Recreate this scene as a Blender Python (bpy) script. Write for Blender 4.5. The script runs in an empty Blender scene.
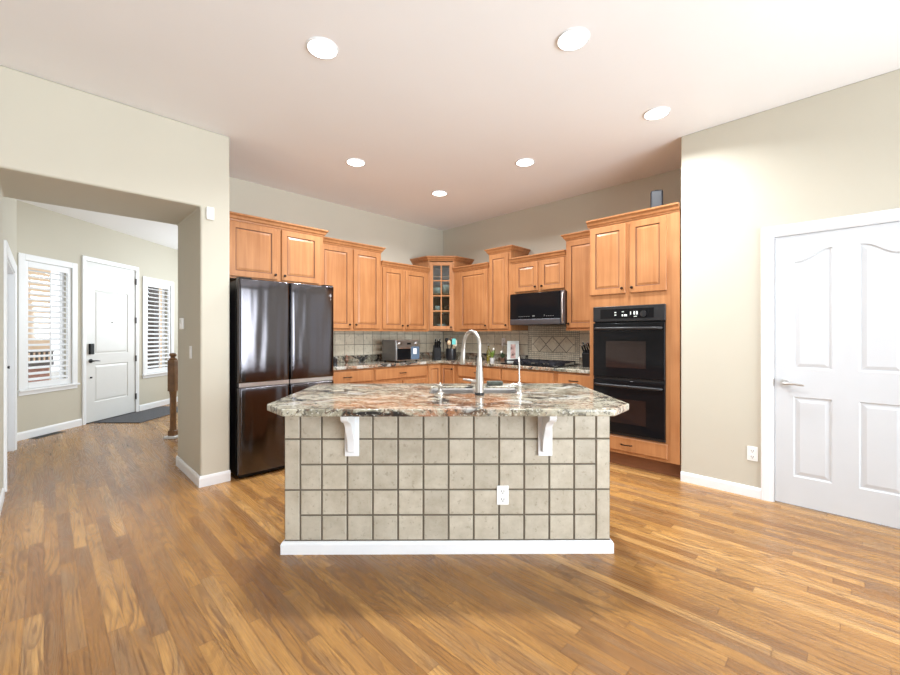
import bpy, bmesh, math, random
from mathutils import Vector, Matrix
random.seed(7)
S = math.sqrt(0.5)
HC = 1.32
R45 = math.radians(45)
sc = bpy.context.scene

# ------------------------------------------------------------------ camera, world, lights, exposure
cd = bpy.data.cameras.new('camera'); cam = bpy.data.objects.new('camera', cd)
sc.collection.objects.link(cam); sc.camera = cam
cam.location = (0, 0, HC); cam.rotation_euler = (math.radians(90), 0, 0)
cd.sensor_fit = 'HORIZONTAL'; cd.sensor_width = 36; cd.lens = 406 / 900 * 36
cd.shift_y = -2.5 / 900; cd.clip_start = 0.05
sc.view_settings.view_transform = 'Standard'; sc.view_settings.look = 'None'
sc.view_settings.gamma = 1; sc.view_settings.use_curve_mapping = False
sc.view_settings.exposure = -0.12
try:
    sc.cycles.use_denoising = True
    sc.cycles.max_bounces = 10; sc.cycles.diffuse_bounces = 6; sc.cycles.sample_clamp_indirect = 6
except Exception: pass
w = bpy.data.worlds.new('world'); sc.world = w; w.use_nodes = True
w.node_tree.nodes['Background'].inputs[0].default_value = (0.93, 0.97, 1.0, 1)
w.node_tree.nodes['Background'].inputs[1].default_value = 2.0

def ab(a, b, z=0.0): return Vector(((a - b) * S, (a + b) * S, z))

def area(name, loc, direction, sx, sy, power, col=(1, 1, 1), spread=180):
    l = bpy.data.lights.new(name, 'AREA'); l.shape = 'RECTANGLE'; l.size = sx; l.size_y = sy
    l.energy = power; l.color = col; l.spread = math.radians(spread)
    o = bpy.data.objects.new(name, l); sc.collection.objects.link(o)
    o.location = loc; o.rotation_euler = Vector(direction).to_track_quat('-Z', 'Y').to_euler()
    return o
DAY = (0.84, 0.935, 1.0)
# daylight standing in the window openings of the two walls behind the camera
area('daylight_patio_window', ab(1.5, -3.62, 1.35), ab(-0.12, 1, 0.30), 4.2, 2.3, 295, DAY, 125)
area('daylight_side_window', ab(-3.32, 0.6, 1.5), ab(1, 0, 0.6), 3.4, 1.9, 20, DAY, 140)
area('foyer_fill_light', (-3.2, 8.85, 1.9), (0, -1, -0.15), 2.6, 1.5, 170, DAY)  # unseen lamp added at the far foyer wall to brighten the foyer

# ------------------------------------------------------------------ helpers
def obj(name, bm, mats, parent=None, smooth=False, bevel=0.0, seg=2, angle=35):
    me = bpy.data.meshes.new(name)
    bmesh.ops.recalc_face_normals(bm, faces=bm.faces[:])
    bm.to_mesh(me); bm.free()
    if not isinstance(mats, (list, tuple)): mats = [mats]
    for m in mats: me.materials.append(m)
    o = bpy.data.objects.new(name, me); sc.collection.objects.link(o)
    if parent is not None: o.parent = parent
    if bevel > 0:
        md = o.modifiers.new('bevel', 'BEVEL'); md.width = bevel; md.segments = seg
        md.limit_method = 'ANGLE'; md.angle_limit = math.radians(angle)
    if smooth or (bevel > 0):
        for p in me.polygons: p.use_smooth = True
        if not smooth or smooth == 'auto':
            md = o.modifiers.new('wn', 'WEIGHTED_NORMAL'); md.keep_sharp = True
            if bevel == 0: o.modifiers.remove(md)
    if smooth == 'auto':
        me.set_sharp_from_angle(angle=math.radians(40))
    return o

def B(bm, x0, x1, y0, y1, z0, z1, mat=0):
    vs = [bm.verts.new((x, y, z)) for x in (x0, x1) for y in (y0, y1) for z in (z0, z1)]
    idx = [(0, 1, 3, 2), (4, 6, 7, 5), (0, 4, 5, 1), (2, 3, 7, 6), (0, 2, 6, 4), (1, 5, 7, 3)]
    for i in idx:
        f = bm.faces.new([vs[k] for k in i]); f.material_index = mat
    return bm
def box(*a): return B(bmesh.new(), *a)

def prism(bm, pts, z0, z1, mat=0):
    lo = [bm.verts.new((p[0], p[1], z0)) for p in pts]; hi = [bm.verts.new((p[0], p[1], z1)) for p in pts]
    n = len(pts)
    fs = [bm.faces.new(lo[::-1]), bm.faces.new(hi)]
    for i in range(n): fs.append(bm.faces.new((lo[i], lo[(i + 1) % n], hi[(i + 1) % n], hi[i])))
    for f in fs: f.material_index = mat
    return bm

def prism_x(bm, pts, x0, x1, mat=0):           # pts are (y,z)
    lo = [bm.verts.new((x0, p[0], p[1])) for p in pts]; hi = [bm.verts.new((x1, p[0], p[1])) for p in pts]
    n = len(pts); fs = [bm.faces.new(lo[::-1]), bm.faces.new(hi)]
    for i in range(n): fs.append(bm.faces.new((lo[i], lo[(i + 1) % n], hi[(i + 1) % n], hi[i])))
    for f in fs: f.material_index = mat
    return bm

def slab(outline, holes, z0, z1):
    bm = bmesh.new(); edges = []
    for loop in [outline] + holes:
        vs = [bm.verts.new((p[0], p[1], z0)) for p in loop]
        for i in range(len(vs)): edges.append(bm.edges.new((vs[i], vs[(i + 1) % len(vs)])))
    bmesh.ops.triangle_fill(bm, edges=edges, use_beauty=True, use_dissolve=True)
    r = bmesh.ops.extrude_face_region(bm, geom=bm.faces[:])
    for v in r['geom']:
        if isinstance(v, bmesh.types.BMVert): v.co.z = z1
    return bm

def tube(bm, pts, rad, n=12, mat=0, cap=True):
    pts = [Vector(p) for p in pts]; rs = rad if isinstance(rad, (list, tuple)) else [rad] * len(pts)
    rings = []; up = None
    for i, p in enumerate(pts):
        t = (pts[min(i + 1, len(pts) - 1)] - pts[max(i - 1, 0)]).normalized()
        if up is None:
            up = Vector((0, 0, 1)) if abs(t.z) < 0.9 else Vector((1, 0, 0))
        u = (up - t * up.dot(t)).normalized(); v = t.cross(u); up = u
        rings.append([bm.verts.new(p + (u * math.cos(k * 2 * math.pi / n) + v * math.sin(k * 2 * math.pi / n)) * rs[i]) for k in range(n)])
    for i in range(len(rings) - 1):
        for k in range(n):
            f = bm.faces.new((rings[i][k], rings[i][(k + 1) % n], rings[i + 1][(k + 1) % n], rings[i + 1][k])); f.material_index = mat
    if cap:
        f = bm.faces.new(rings[0][::-1]); f.material_index = mat
        f = bm.faces.new(rings[-1]); f.material_index = mat
    return bm

def lathe(bm, prof, c=(0, 0, 0), n=20, mat=0):   # prof (r,z)
    rings = []
    for r, z in prof:
        if r < 1e-5: rings.append([bm.verts.new((c[0], c[1], c[2] + z))])
        else: rings.append([bm.verts.new((c[0] + r * math.cos(k * 2 * math.pi / n), c[1] + r * math.sin(k * 2 * math.pi / n), c[2] + z)) for k in range(n)])
    for i in range(len(rings) - 1):
        p, q = rings[i], rings[i + 1]
        for k in range(n):
            k2 = (k + 1) % n
            if len(p) == 1 and len(q) == 1: continue
            if len(p) == 1: f = bm.faces.new((p[0], q[k2], q[k]))
            elif len(q) == 1: f = bm.faces.new((p[k], p[k2], q[0]))
            else: f = bm.faces.new((p[k], p[k2], q[k2], q[k]))
            f.material_index = mat
    for ring in (rings[0], rings[-1]):
        if len(ring) > 1:
            f = bm.faces.new(ring); f.material_index = mat
    return bm

def sweep(path, prof, z0, closed=False):        # prof (out, z); outward = right of travel
    bm = bmesh.new(); P = [Vector(p) for p in path]; n = len(P); offs = []
    for i in range(n):
        ns = []
        if i > 0 or closed: d = (P[i] - P[i - 1]).normalized(); ns.append(Vector((d.y, -d.x)))
        if i < n - 1 or closed: d = (P[(i + 1) % n] - P[i]).normalized(); ns.append(Vector((d.y, -d.x)))
        if len(ns) == 1: offs.append(ns[0])
        else:
            m = (ns[0] + ns[1]).normalized(); offs.append(m / max(0.3, m.dot(ns[0])))
    rings = [[bm.verts.new((P[i].x + offs[i].x * o, P[i].y + offs[i].y * o, z0 + z)) for o, z in prof] for i in range(n)]
    k = len(prof)
    for i in range(n if closed else n - 1):
        for j in range(k):
            bm.faces.new((rings[i][j], rings[i][(j + 1) % k], rings[(i + 1) % n][(j + 1) % k], rings[(i + 1) % n][j]))
    if not closed:
        bm.faces.new(rings[0]); bm.faces.new(rings[-1][::-1])
    return bm

def grid_wall(L, H, T, openings, x0=0.0):
    xs = sorted({x0, x0 + L} | {v for o in openings for v in (o[0], o[1])}); zs = sorted({0, H} | {v for o in openings for v in (o[2], o[3])})
    def solid(i, j):
        if i < 0 or j < 0 or i >= len(xs) - 1 or j >= len(zs) - 1: return False
        cx = (xs[i] + xs[i + 1]) / 2; cz = (zs[j] + zs[j + 1]) / 2
        return not any(o[0] < cx < o[1] and o[2] < cz < o[3] for o in openings)
    bm = bmesh.new(); vd = {}
    def V(i, y, j):
        k = (i, y, j)
        if k not in vd: vd[k] = bm.verts.new((xs[i], y, zs[j]))
        return vd[k]
    for i in range(len(xs) - 1):
        for j in range(len(zs) - 1):
            if not solid(i, j): continue
            bm.faces.new((V(i, 0, j), V(i + 1, 0, j), V(i + 1, 0, j + 1), V(i, 0, j + 1)))
            bm.faces.new((V(i, T, j), V(i, T, j + 1), V(i + 1, T, j + 1), V(i + 1, T, j)))
            if not solid(i - 1, j): bm.faces.new((V(i, 0, j), V(i, 0, j + 1), V(i, T, j + 1), V(i, T, j)))
            if not solid(i + 1, j): bm.faces.new((V(i + 1, 0, j), V(i + 1, T, j), V(i + 1, T, j + 1), V(i + 1, 0, j + 1)))
            if not solid(i, j - 1): bm.faces.new((V(i, 0, j), V(i, T, j), V(i + 1, T, j), V(i + 1, 0, j)))
            if not solid(i, j + 1): bm.faces.new((V(i, 0, j + 1), V(i + 1, 0, j + 1), V(i + 1, T, j + 1), V(i, T, j + 1)))
    return bm

def thing(name, label, cat, loc=(0, 0, 0), rz=0.0, group=None):
    o = bpy.data.objects.new(name, None); sc.collection.objects.link(o)
    o.location = loc; o.rotation_euler = (0, 0, rz); o['label'] = label; o['category'] = cat
    o.empty_display_size = 0.1
    if group: o['group'] = group
    return o
def tag(o, label, cat, group=None, kind=None):
    o['label'] = label; o['category'] = cat
    if group: o['group'] = group
    if kind: o['kind'] = kind
    return o
def struct(o, label, cat='wall', loc=None, rz=None):
    o['kind'] = 'structure'; o['label'] = label; o['category'] = cat
    if loc is not None: o.location = loc
    if rz is not None: o.rotation_euler = (0, 0, rz)
    return o
def sroot(name, label, cat, loc, rz=0.0):
    o = thing(name, label, cat, loc, rz); o['kind'] = 'structure'; return o

# ------------------------------------------------------------------ materials
class N:
    def __init__(s, name):
        s.m = bpy.data.materials.new(name); s.m.use_nodes = True; s.t = s.m.node_tree
        s.b = s.t.nodes['Principled BSDF']; s.out = s.t.nodes['Material Output']
    def n(s, ty, **kw):
        x = s.t.nodes.new(ty)
        for k, v in kw.items(): setattr(x, k, v)
        return x
    def l(s, a, b): s.t.links.new(a, b)
    def put(s, sock, v):
        if isinstance(v, bpy.types.NodeSocket): s.l(v, sock)
        else: sock.default_value = v
    def math(s, op, a, b=0.0, c=0.0):
        x = s.n('ShaderNodeMath', operation=op); s.put(x.inputs[0], a); s.put(x.inputs[1], b); s.put(x.inputs[2], c); return x.outputs[0]
    def vec(s, x, y, z=0.0):
        c = s.n('ShaderNodeCombineXYZ'); s.put(c.inputs[0], x); s.put(c.inputs[1], y); s.put(c.inputs[2], z); return c.outputs[0]
    def vadd(s, a, b):
        x = s.n('ShaderNodeVectorMath', operation='ADD'); s.put(x.inputs[0], a); s.put(x.inputs[1], b); return x.outputs[0]
    def dot(s, a, v):
        x = s.n('ShaderNodeVectorMath', operation='DOT_PRODUCT'); s.put(x.inputs[0], a); x.inputs[1].default_value = v; return x.outputs['Value']
    def noise(s, v, scale=5, detail=2, rough=0.5, dist=0.0):
        x = s.n('ShaderNodeTexNoise'); s.l(v, x.inputs['Vector']); x.inputs['Scale'].default_value = scale
        x.inputs['Detail'].default_value = detail; x.inputs['Roughness'].default_value = rough; x.inputs['Distortion'].default_value = dist
        return x.outputs['Fac']
    def ramp(s, f, stops, interp='LINEAR'):
        x = s.n('ShaderNodeValToRGB'); e = x.color_ramp.elements; x.color_ramp.interpolation = interp
        while len(e) < len(stops): e.new(0.5)
        for i, (p, c) in enumerate(stops):
            e[i].position = p; e[i].color = (c, c, c, 1) if isinstance(c, (int, float)) else (*c, 1)
        s.l(f, x.inputs[0]); return x.outputs[0]
    def mix(s, f, a, b, mode='MIX'):
        x = s.n('ShaderNodeMix', data_type='RGBA', blend_type=mode)
        s.put(x.inputs['Factor'], f)
        for k, v in ((6, a), (7, b)):
            if isinstance(v, bpy.types.NodeSocket): s.l(v, x.inputs[k])
            else: x.inputs[k].default_value = (*v, 1) if len(v) == 3 else v
        return x.outputs[2]
    def bump(s, h, strength=0.1, dist=0.01):
        x = s.n('ShaderNodeBump'); x.inputs['Strength'].default_value = strength; x.inputs['Distance'].default_value = dist
        s.l(h, x.inputs['Height']); s.l(x.outputs[0], s.b.inputs['Normal'])
    def obj(s): return s.n('ShaderNodeTexCoord').outputs['Object']
    def pos(s): return s.n('ShaderNodeNewGeometry').outputs['Position']
    def map(s, v, scale=(1, 1, 1), rot=(0, 0, 0)):
        x = s.n('ShaderNodeMapping'); s.l(v, x.inputs[0]); x.inputs['Scale'].default_value = scale; x.inputs['Rotation'].default_value = rot
        return x.outputs[0]
    def set(s, col=None, rough=None, metal=None, spec=None, **kw):
        if col is not None: s.put(s.b.inputs['Base Color'], col if isinstance(col, bpy.types.NodeSocket) else (*col, 1))
        if rough is not None: s.put(s.b.inputs['Roughness'], rough)
        if metal is not None: s.b.inputs['Metallic'].default_value = metal
        if spec is not None: s.b.inputs['Specular IOR Level'].default_value = spec
        for k, v in kw.items(): s.put(s.b.inputs[k.replace('_', ' ')], v)
        return s.m

def plain(name, col, rough=0.5, metal=0.0, var=0.06, scale=8, spec=None, bump=0.0):
    n = N(name); v = n.obj(); f = n.noise(v, scale, 3)
    c = n.ramp(f, [(0.3, tuple(x * (1 - var) for x in col)), (0.7, tuple(min(1, x * (1 + var)) for x in col))])
    if bump: n.bump(n.noise(v, 180, 2), bump, 0.002)
    return n.set(c, rough, metal, spec)

PAINT = plain('wall_paint', (0.545, 0.51, 0.425), 0.75, var=0.015, scale=1.5, bump=0.08)
CEIL = plain('ceiling_paint', (0.86, 0.86, 0.87), 0.85, var=0.01, scale=1.5, bump=0.08)
WHITE = plain('white_trim_paint', (0.80, 0.81, 0.83), 0.38, var=0.01)
DOORW = plain('white_door_paint', (0.60, 0.62, 0.65), 0.42, var=0.01)
PLASTIC = plain('white_plastic', (0.85, 0.85, 0.84), 0.3, var=0.01)
BRONZE = plain('dark_bronze', (0.035, 0.022, 0.018), 0.35, 0.8)
BLACKM = plain('black_metal', (0.02, 0.02, 0.022), 0.4, 0.3)
BLACKG = plain('black_gloss', (0.007, 0.007, 0.008), 0.06, 0.0, spec=0.16)
BLACKE = plain('black_enamel', (0.014, 0.014, 0.016), 0.3)
BLACKP = plain('black_plastic', (0.010, 0.010, 0.011), 0.5, spec=0.25)
OVENWIN = plain('oven_window_glass', (0.02, 0.013, 0.012), 0.05, spec=0.45)
STEEL = plain('brushed_steel', (0.62, 0.61, 0.60), 0.28, 1.0)
NICKEL = plain('brushed_nickel', (0.52, 0.49, 0.45), 0.3, 0.9)
CHROME2 = plain('polished_tap_metal', (0.66, 0.65, 0.63), 0.25, 0.85)
CHROME = plain('chrome', (0.85, 0.85, 0.85), 0.12, 1.0)
GROUT = plain('grout', (0.14, 0.115, 0.085), 0.9)
GROUTL = plain('grout_light', (0.17, 0.15, 0.12), 0.9)
IRON = plain('cast_iron', (0.02, 0.02, 0.026), 0.5)
GREYBLUE = plain('speaker_shell', (0.028, 0.032, 0.042), 0.45)
TOASTER = plain('toaster_shell', (0.17, 0.16, 0.155), 0.35, 0.7)
GREYPANEL = plain('blue_grey_panel', (0.10, 0.15, 0.22), 0.3)
TEAL = plain('teal_silicone', (0.12, 0.50, 0.48), 0.5)
BEIGEW = plain('pale_wood_utensil', (0.62, 0.45, 0.28), 0.6)
GREEN = plain('leaf_green', (0.22, 0.32, 0.05), 0.5, var=0.3, scale=40)
DKGREEN = plain('dark_leaf', (0.05, 0.09, 0.04), 0.5, var=0.3, scale=40)
PETAL = plain('white_petal', (0.85, 0.83, 0.75), 0.6)
OAKPOST = plain('newel_oak', (0.21, 0.105, 0.045), 0.4, var=0.25, scale=14)
TAN = plain('exterior_stucco', (0.72, 0.53, 0.36), 0.9, var=0.04)
DARKEXT = plain('dark_exterior_rail', (0.07, 0.06, 0.06), 0.6)
BRICK = plain('exterior_brick', (0.42, 0.20, 0.15), 0.9, var=0.25, scale=20)
CONC = plain('exterior_concrete', (0.5, 0.48, 0.45), 0.9)
BROWN = plain('brown_ceramic', (0.12, 0.06, 0.035), 0.35, var=0.3, scale=30)
PORC = plain('white_porcelain', (0.66, 0.67, 0.66), 0.2)
RUG = N('grey_rug')
_v = RUG.obj()
RUG.set(RUG.ramp(RUG.noise(_v, 90, 3), [(0.3, (0.05, 0.052, 0.058)), (0.7, (0.12, 0.12, 0.13))]), 0.95)
RUG.bump(RUG.noise(_v, 300, 2), 0.4, 0.004); RUG = RUG.m

def emis(name, col, strength):
    n = N(name); n.set((0.8, 0.8, 0.8), 0.5); n.b.inputs['Emission Color'].default_value = (*col, 1); n.b.inputs['Emission Strength'].default_value = strength
    return n.m
LAMP = emis('lamp_diffuser', (1, 0.98, 0.95), 9)
LCD = emis('oven_display', (0.4, 0.75, 0.5), 0.28)
LCDB = emis('toaster_display', (0.55, 0.7, 0.85), 0.25)

def thin_glass(name, tint=(1, 1, 1), gloss=0.08):
    n = N(name); n.t.nodes.remove(n.b)
    t = n.n('ShaderNodeBsdfTransparent'); t.inputs[0].default_value = (*tint, 1)
    g = n.n('ShaderNodeBsdfGlossy'); g.inputs['Roughness'].default_value = 0.03
    m = n.n('ShaderNodeMixShader'); m.inputs[0].default_value = gloss
    n.l(t.outputs[0], m.inputs[1]); n.l(g.outputs[0], m.inputs[2]); n.l(m.outputs[0], n.out.inputs[0])
    return n.m
GLASS = thin_glass('window_glass'); CABGLASS = thin_glass('cabinet_glass', (0.80, 0.86, 0.84), 0.10)
BOTTLE = thin_glass('bottle_glass', (0.75, 0.72, 0.35), 0.15)

# maple with warm stain; grain runs along z
def maple(name, c0, c1):
    n = N(name); v = n.obj(); info = n.n('ShaderNodeObjectInfo').outputs['Random']
    v2 = n.vadd(v, n.vec(n.math('MULTIPLY', info, 17), n.math('MULTIPLY', info, 5), n.math('MULTIPLY', info, 31)))
    g = n.noise(n.map(v2, (26, 26, 1.4)), 1.0, 4, 0.55, 0.4); blot = n.noise(v2, 3.2, 2)
    f = n.math('ADD', n.math('MULTIPLY', g, 0.6), n.math('MULTIPLY', blot, 0.4))
    c = n.ramp(f, [(0.32, c0), (0.68, c1)])
    n.set(c, 0.34, spec=0.4); return n.m
MAPLE = maple('maple_stain', (0.335, 0.134, 0.048), (0.48, 0.222, 0.090))
GLAZE = plain('dark_glaze', (0.17, 0.065, 0.025), 0.5)
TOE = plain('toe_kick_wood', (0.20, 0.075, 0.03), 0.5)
INNER = plain('cabinet_interior', (0.35, 0.34, 0.30), 0.6)

# oak strip floor, boards along the b axis
def oak():
    n = N('oak_strip_floor'); p = n.pos()
    a = n.dot(p, (S, S, 0)); b = n.dot(p, (-S, S, 0))
    W = 0.066
    ra = n.math('DIVIDE', a, W); row = n.math('FLOOR', ra)
    wn = n.n('ShaderNodeTexWhiteNoise', noise_dimensions='1D'); n.l(row, wn.inputs['W'])
    ln = n.math('MULTIPLY_ADD', wn.outputs['Value'], 0.8, 0.8)
    rb = n.math('ADD', n.math('DIVIDE', b, ln), n.math('MULTIPLY', wn.outputs['Value'], 37.0)); idx = n.math('FLOOR', rb)
    wn2 = n.n('ShaderNodeTexWhiteNoise', noise_dimensions='2D'); n.l(n.vec(row, idx), wn2.inputs['Vector'])
    pr = wn2.outputs['Value']; pc = wn2.outputs['Color']
    off = n.n('ShaderNodeVectorMath', operation='MULTIPLY'); n.l(pc, off.inputs[0]); off.inputs[1].default_value = (9, 9, 9)
    # growth-ring figure
    gv = n.vadd(n.vec(n.math('MULTIPLY', a, 8.5), n.math('MULTIPLY', b, 0.9)), off.outputs[0])
    base = n.noise(gv, 1.0, 1.5, 0.5, 0.35)
    rings = n.math('FRACT', n.math('MULTIPLY', base, 17.0))
    ringd = n.ramp(rings, [(0.0, 1.0), (0.14, 0.05), (0.6, 0.0), (0.88, 0.6), (1.0, 1.0)])
    fine = n.noise(n.vadd(n.vec(n.math('MULTIPLY', a, 190.0), n.math('MULTIPLY', b, 5.0)), off.outputs[0]), 1.0, 3, 0.6)
    pores = n.ramp(fine, [(0.42, 1.0), (0.6, 0.0)])
    tone = n.ramp(pr, [(0.0, (0.27, 0.130, 0.042)), (0.25, (0.36, 0.180, 0.054)), (0.5, (0.43, 0.222, 0.066)), (0.8, (0.50, 0.268, 0.084)), (1.0, (0.60, 0.35, 0.13))])
    strength = n.ramp(n.noise(n.vadd(n.vec(n.math('MULTIPLY', a, 3.0), n.math('MULTIPLY', b, 0.8)), off.outputs[0]), 1.0, 1), [(0.36, 0.15), (0.60, 0.9)])
    c = n.mix(n.math('MULTIPLY', ringd, strength), tone, (0.17, 0.085, 0.036))
    grey = n.ramp(n.noise(n.vadd(n.vec(n.math('MULTIPLY', a, 7.0), n.math('MULTIPLY', b, 1.1)), off.outputs[0]), 1.0, 3, 0.6), [(0.50, 0.0), (0.66, 0.65)])
    c = n.mix(grey, c, (0.26, 0.165, 0.095))
    c = n.mix(n.math('MULTIPLY', pores, 0.38), c, (0.25, 0.12, 0.05))
    st = n.ramp(n.noise(n.vadd(n.vec(n.math('MULTIPLY', a, 95.0), n.math('MULTIPLY', b, 3.2)), off.outputs[0]), 1.0, 3, 0.65, 0.6), [(0.36, 1.0), (0.46, 0.0)])
    c = n.mix(n.math('MULTIPLY', st, 0.6), c, (0.13, 0.06, 0.025))
    big = n.ramp(n.noise(p, 0.9, 2), [(0.35, (0.88, 0.86, 0.84)), (0.65, (1.06, 1.04, 1.0))])
    c = n.mix(1.0, c, big, 'MULTIPLY')
    fa = n.math('FRACT', ra); ea = n.math('MINIMUM', fa, n.math('SUBTRACT', 1.0, fa))
    fb = n.math('FRACT', rb); eb = n.math('MULTIPLY', n.math('MINIMUM', fb, n.math('SUBTRACT', 1.0, fb)), 10.0)
    gap = n.ramp(n.math('MINIMUM', ea, eb), [(0.0, 1.0), (0.04, 0.0)])
    c = n.mix(n.math('MULTIPLY', gap, 0.6), c, (0.12, 0.05, 0.018))
    n.set(c, n.math('MULTIPLY_ADD', ringd, 0.08, 0.27), spec=0.45)
    n.bump(n.math('SUBTRACT', n.math('MULTIPLY', pores, -0.3), gap), 0.12, 0.002)
    return n.m
OAK = oak()

def granite():
    n = N('veined_granite'); p = n.pos()
    warp = n.n('ShaderNodeTexNoise'); n.l(p, warp.inputs['Vector']); warp.inputs['Scale'].default_value = 1.7; warp.inputs['Detail'].default_value = 3
    wv = n.n('ShaderNodeVectorMath', operation='MULTIPLY_ADD'); n.l(warp.outputs['Color'], wv.inputs[0]); wv.inputs[1].default_value = (0.5, 0.5, 0.5); n.l(p, wv.inputs[2])
    q = n.map(wv.outputs[0], (1.0, 2.6, 2.6), (0, 0, math.radians(-32)))
    base = n.ramp(n.noise(q, 3.4, 7, 0.68), [(0.30, (0.07, 0.07, 0.05)), (0.41, (0.20, 0.185, 0.135)), (0.50, (0.36, 0.33, 0.25)), (0.60, (0.48, 0.45, 0.36)), (0.75, (0.28, 0.24, 0.17))])
    rustm = n.math('MULTIPLY', n.ramp(n.noise(p, 1.6, 2, 0.5), [(0.46, 0.0), (0.58, 1.0)]), n.ramp(n.noise(q, 7.0, 6, 0.7), [(0.44, 0.0), (0.58, 1.0)]))
    c = n.mix(n.math('MULTIPLY', rustm, 0.85), base, (0.30, 0.12, 0.055))
    vein = n.math('ABSOLUTE', n.math('SUBTRACT', n.noise(q, 1.5, 3, 0.55), 0.5))
    vm = n.math('MULTIPLY', n.ramp(vein, [(0.016, 1.0), (0.040, 0.0)]), n.ramp(n.noise(p, 2.7, 2), [(0.42, 0.0), (0.52, 1.0)]))
    c = n.mix(vm, c, (0.025, 0.025, 0.025))
    vein2 = n.math('ABSOLUTE', n.math('SUBTRACT', n.noise(q, 3.6, 3, 0.6), 0.47))
    vm2 = n.math('MULTIPLY', n.ramp(vein2, [(0.005, 0.9), (0.024, 0.0)]), n.ramp(n.noise(p, 4.1, 2), [(0.42, 0.0), (0.52, 1.0)]))
    c = n.mix(vm2, c, (0.10, 0.055, 0.035))
    white = n.ramp(n.noise(q, 2.6, 2, 0.5), [(0.60, 0.0), (0.66, 1.0)])
    c = n.mix(n.math('MULTIPLY', white, 0.65), c, (0.60, 0.60, 0.56))
    blk = n.ramp(n.noise(p, 42, 3, 0.7), [(0.53, 0.0), (0.60, 1.0)])
    c = n.mix(n.math('MULTIPLY', blk, 0.7), c, (0.05, 0.045, 0.04))
    wh = n.ramp(n.noise(p, 60, 2, 0.7), [(0.58, 0.0), (0.66, 1.0)])
    c = n.mix(n.math('MULTIPLY', wh, 0.5), c, (0.70, 0.68, 0.62))
    n.set(c, 0.12, spec=0.5); return n.m
GRANITE = granite()

def tilemat(name, c0, c1, rough=0.45):
    n = N(name); p = n.obj(); isl = n.n('ShaderNodeNewGeometry').outputs['Random Per Island']
    f = n.noise(n.vadd(p, n.vec(n.math('MULTIPLY', isl, 20), 0, 0)), 7, 5, 0.65)
    c = n.ramp(f, [(0.3, c0), (0.7, c1)])
    k = n.math('MULTIPLY_ADD', isl, 0.16, 0.92); c = n.mix(1.0, c, n.vec(k, k, n.math('MULTIPLY', k, 0.99)), 'MULTIPLY')
    pit = n.ramp(n.noise(p, 30, 4, 0.7), [(0.34, 1.0), (0.42, 0.0)])
    c = n.mix(n.math('MULTIPLY', pit, 0.45), c, (0.22, 0.18, 0.13))
    n.set(c, rough); n.bump(f, 0.15, 0.003); return n.m
TILE = tilemat('stone_look_tile', (0.385, 0.335, 0.26), (0.55, 0.50, 0.415))
TILEB = tilemat('backsplash_tile', (0.58, 0.52, 0.41), (0.74, 0.68, 0.55))

def fridgemat():
    n = N('black_stainless'); v = n.obj()
    f = n.noise(n.map(v, (900, 900, 3)), 1.0, 2)
    n.set(n.ramp(f, [(0.3, (0.095, 0.088, 0.095)), (0.7, (0.12, 0.112, 0.12))]), n.math('MULTIPLY_ADD', f, 0.06, 0.13), 1.0)
    n.bump(n.noise(n.map(v, (7, 7, 0.9)), 1.0, 1), 0.35, 0.03)
    return n.m
FRIDGE = fridgemat()
DKSTEEL = plain('dark_steel_trim', (0.16, 0.16, 0.18), 0.38, 0.9)

# ------------------------------------------------------------------ room shell
H = 3.12; HF = 3.0
fl = [ab(-3.4, -3.7), ab(4.99, -3.7), ab(4.99, 5.16), Vector((-1.0, 6.30, 0)), Vector((-1.0, 8.9, 0)), Vector((-5.55, 8.9, 0)), Vector((-5.55, 5.05, 0)), ab(-0.36, 4.88), ab(-3.4, 4.88)]
struct(obj('floor', slab([(p.x, p.y) for p in fl], [], -0.1, 0.0), OAK), 'oak strip floor with strong grain running through kitchen and foyer', 'floor')
kc = [ab(-3.4, -3.7), ab(4.99, -3.7), ab(4.99, 5.16), ab(1.1, 5.16), ab(1.1, 4.88), ab(-3.4, 4.88)]
struct(obj('ceiling', slab([(p.x, p.y) for p in kc], [], H, H + 0.1), CEIL), 'flat white ceiling over the kitchen', 'ceiling')
fc = [ab(-0.36, 4.88), ab(1.1, 4.88), ab(1.1, 5.16), Vector((-1.0, 6.30, 0)), Vector((-1.0, 8.9, 0)), Vector((-5.55, 8.9, 0)), Vector((-5.55, 5.05, 0))]
struct(obj('ceiling_foyer', slab([(p.x, p.y) for p in fc], [], HF, HF + 0.1), CEIL), 'lower white ceiling over the foyer', 'ceiling')
# left wall with the deep passage to the foyer (local x = a, y = b)
o = obj('wall_left', grid_wall(4.395, H, 0.86, [(-0.24, 0.96, 0, 2.435)], x0=-3.2), PAINT, bevel=0.018, seg=4)
struct(o, 'thick greige wall with the open passage to the foyer', 'wall', ab(0, 4.02), R45)
struct(obj('wall_kitchen_left', box(1.08, 4.99, 5.04, 5.16, 0, H), PAINT), 'greige wall behind the fridge and the left cabinet run', 'wall', (0, 0, 0), R45)
struct(obj('wall_passage_return', box(1.08, 1.195, 4.881, 5.039, 0, H), PAINT), 'short return behind the fridge', 'wall', (0, 0, 0), R45)
# right walls (local x = -b, y = a)
struct(obj('wall_kitchen_right', box(-5.035, -1.0, 4.87, 4.99, 0, H), PAINT), 'greige wall behind the cooktop and oven tower', 'wall', (0, 0, 0), -R45)
struct(obj('wall_oven_return', box(-1.125, -1.0, 4.206, 4.869, 0, H), PAINT), 'wall end beside the oven tower', 'wall', (0, 0, 0), -R45)
D0, D1 = -0.4526, 0.345      # door slab range in local x=-b
o = obj('wall_right', grid_wall(3.5 + 1.125, H, 0.12, [(D0 - 0.012, D1 + 0.012, 0, 2.10)], x0=-1.125), PAINT, bevel=0.012, seg=3)
struct(o, 'greige wall with the white panelled door and a low outlet', 'wall', ab(4.085, 0), -R45)
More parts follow.
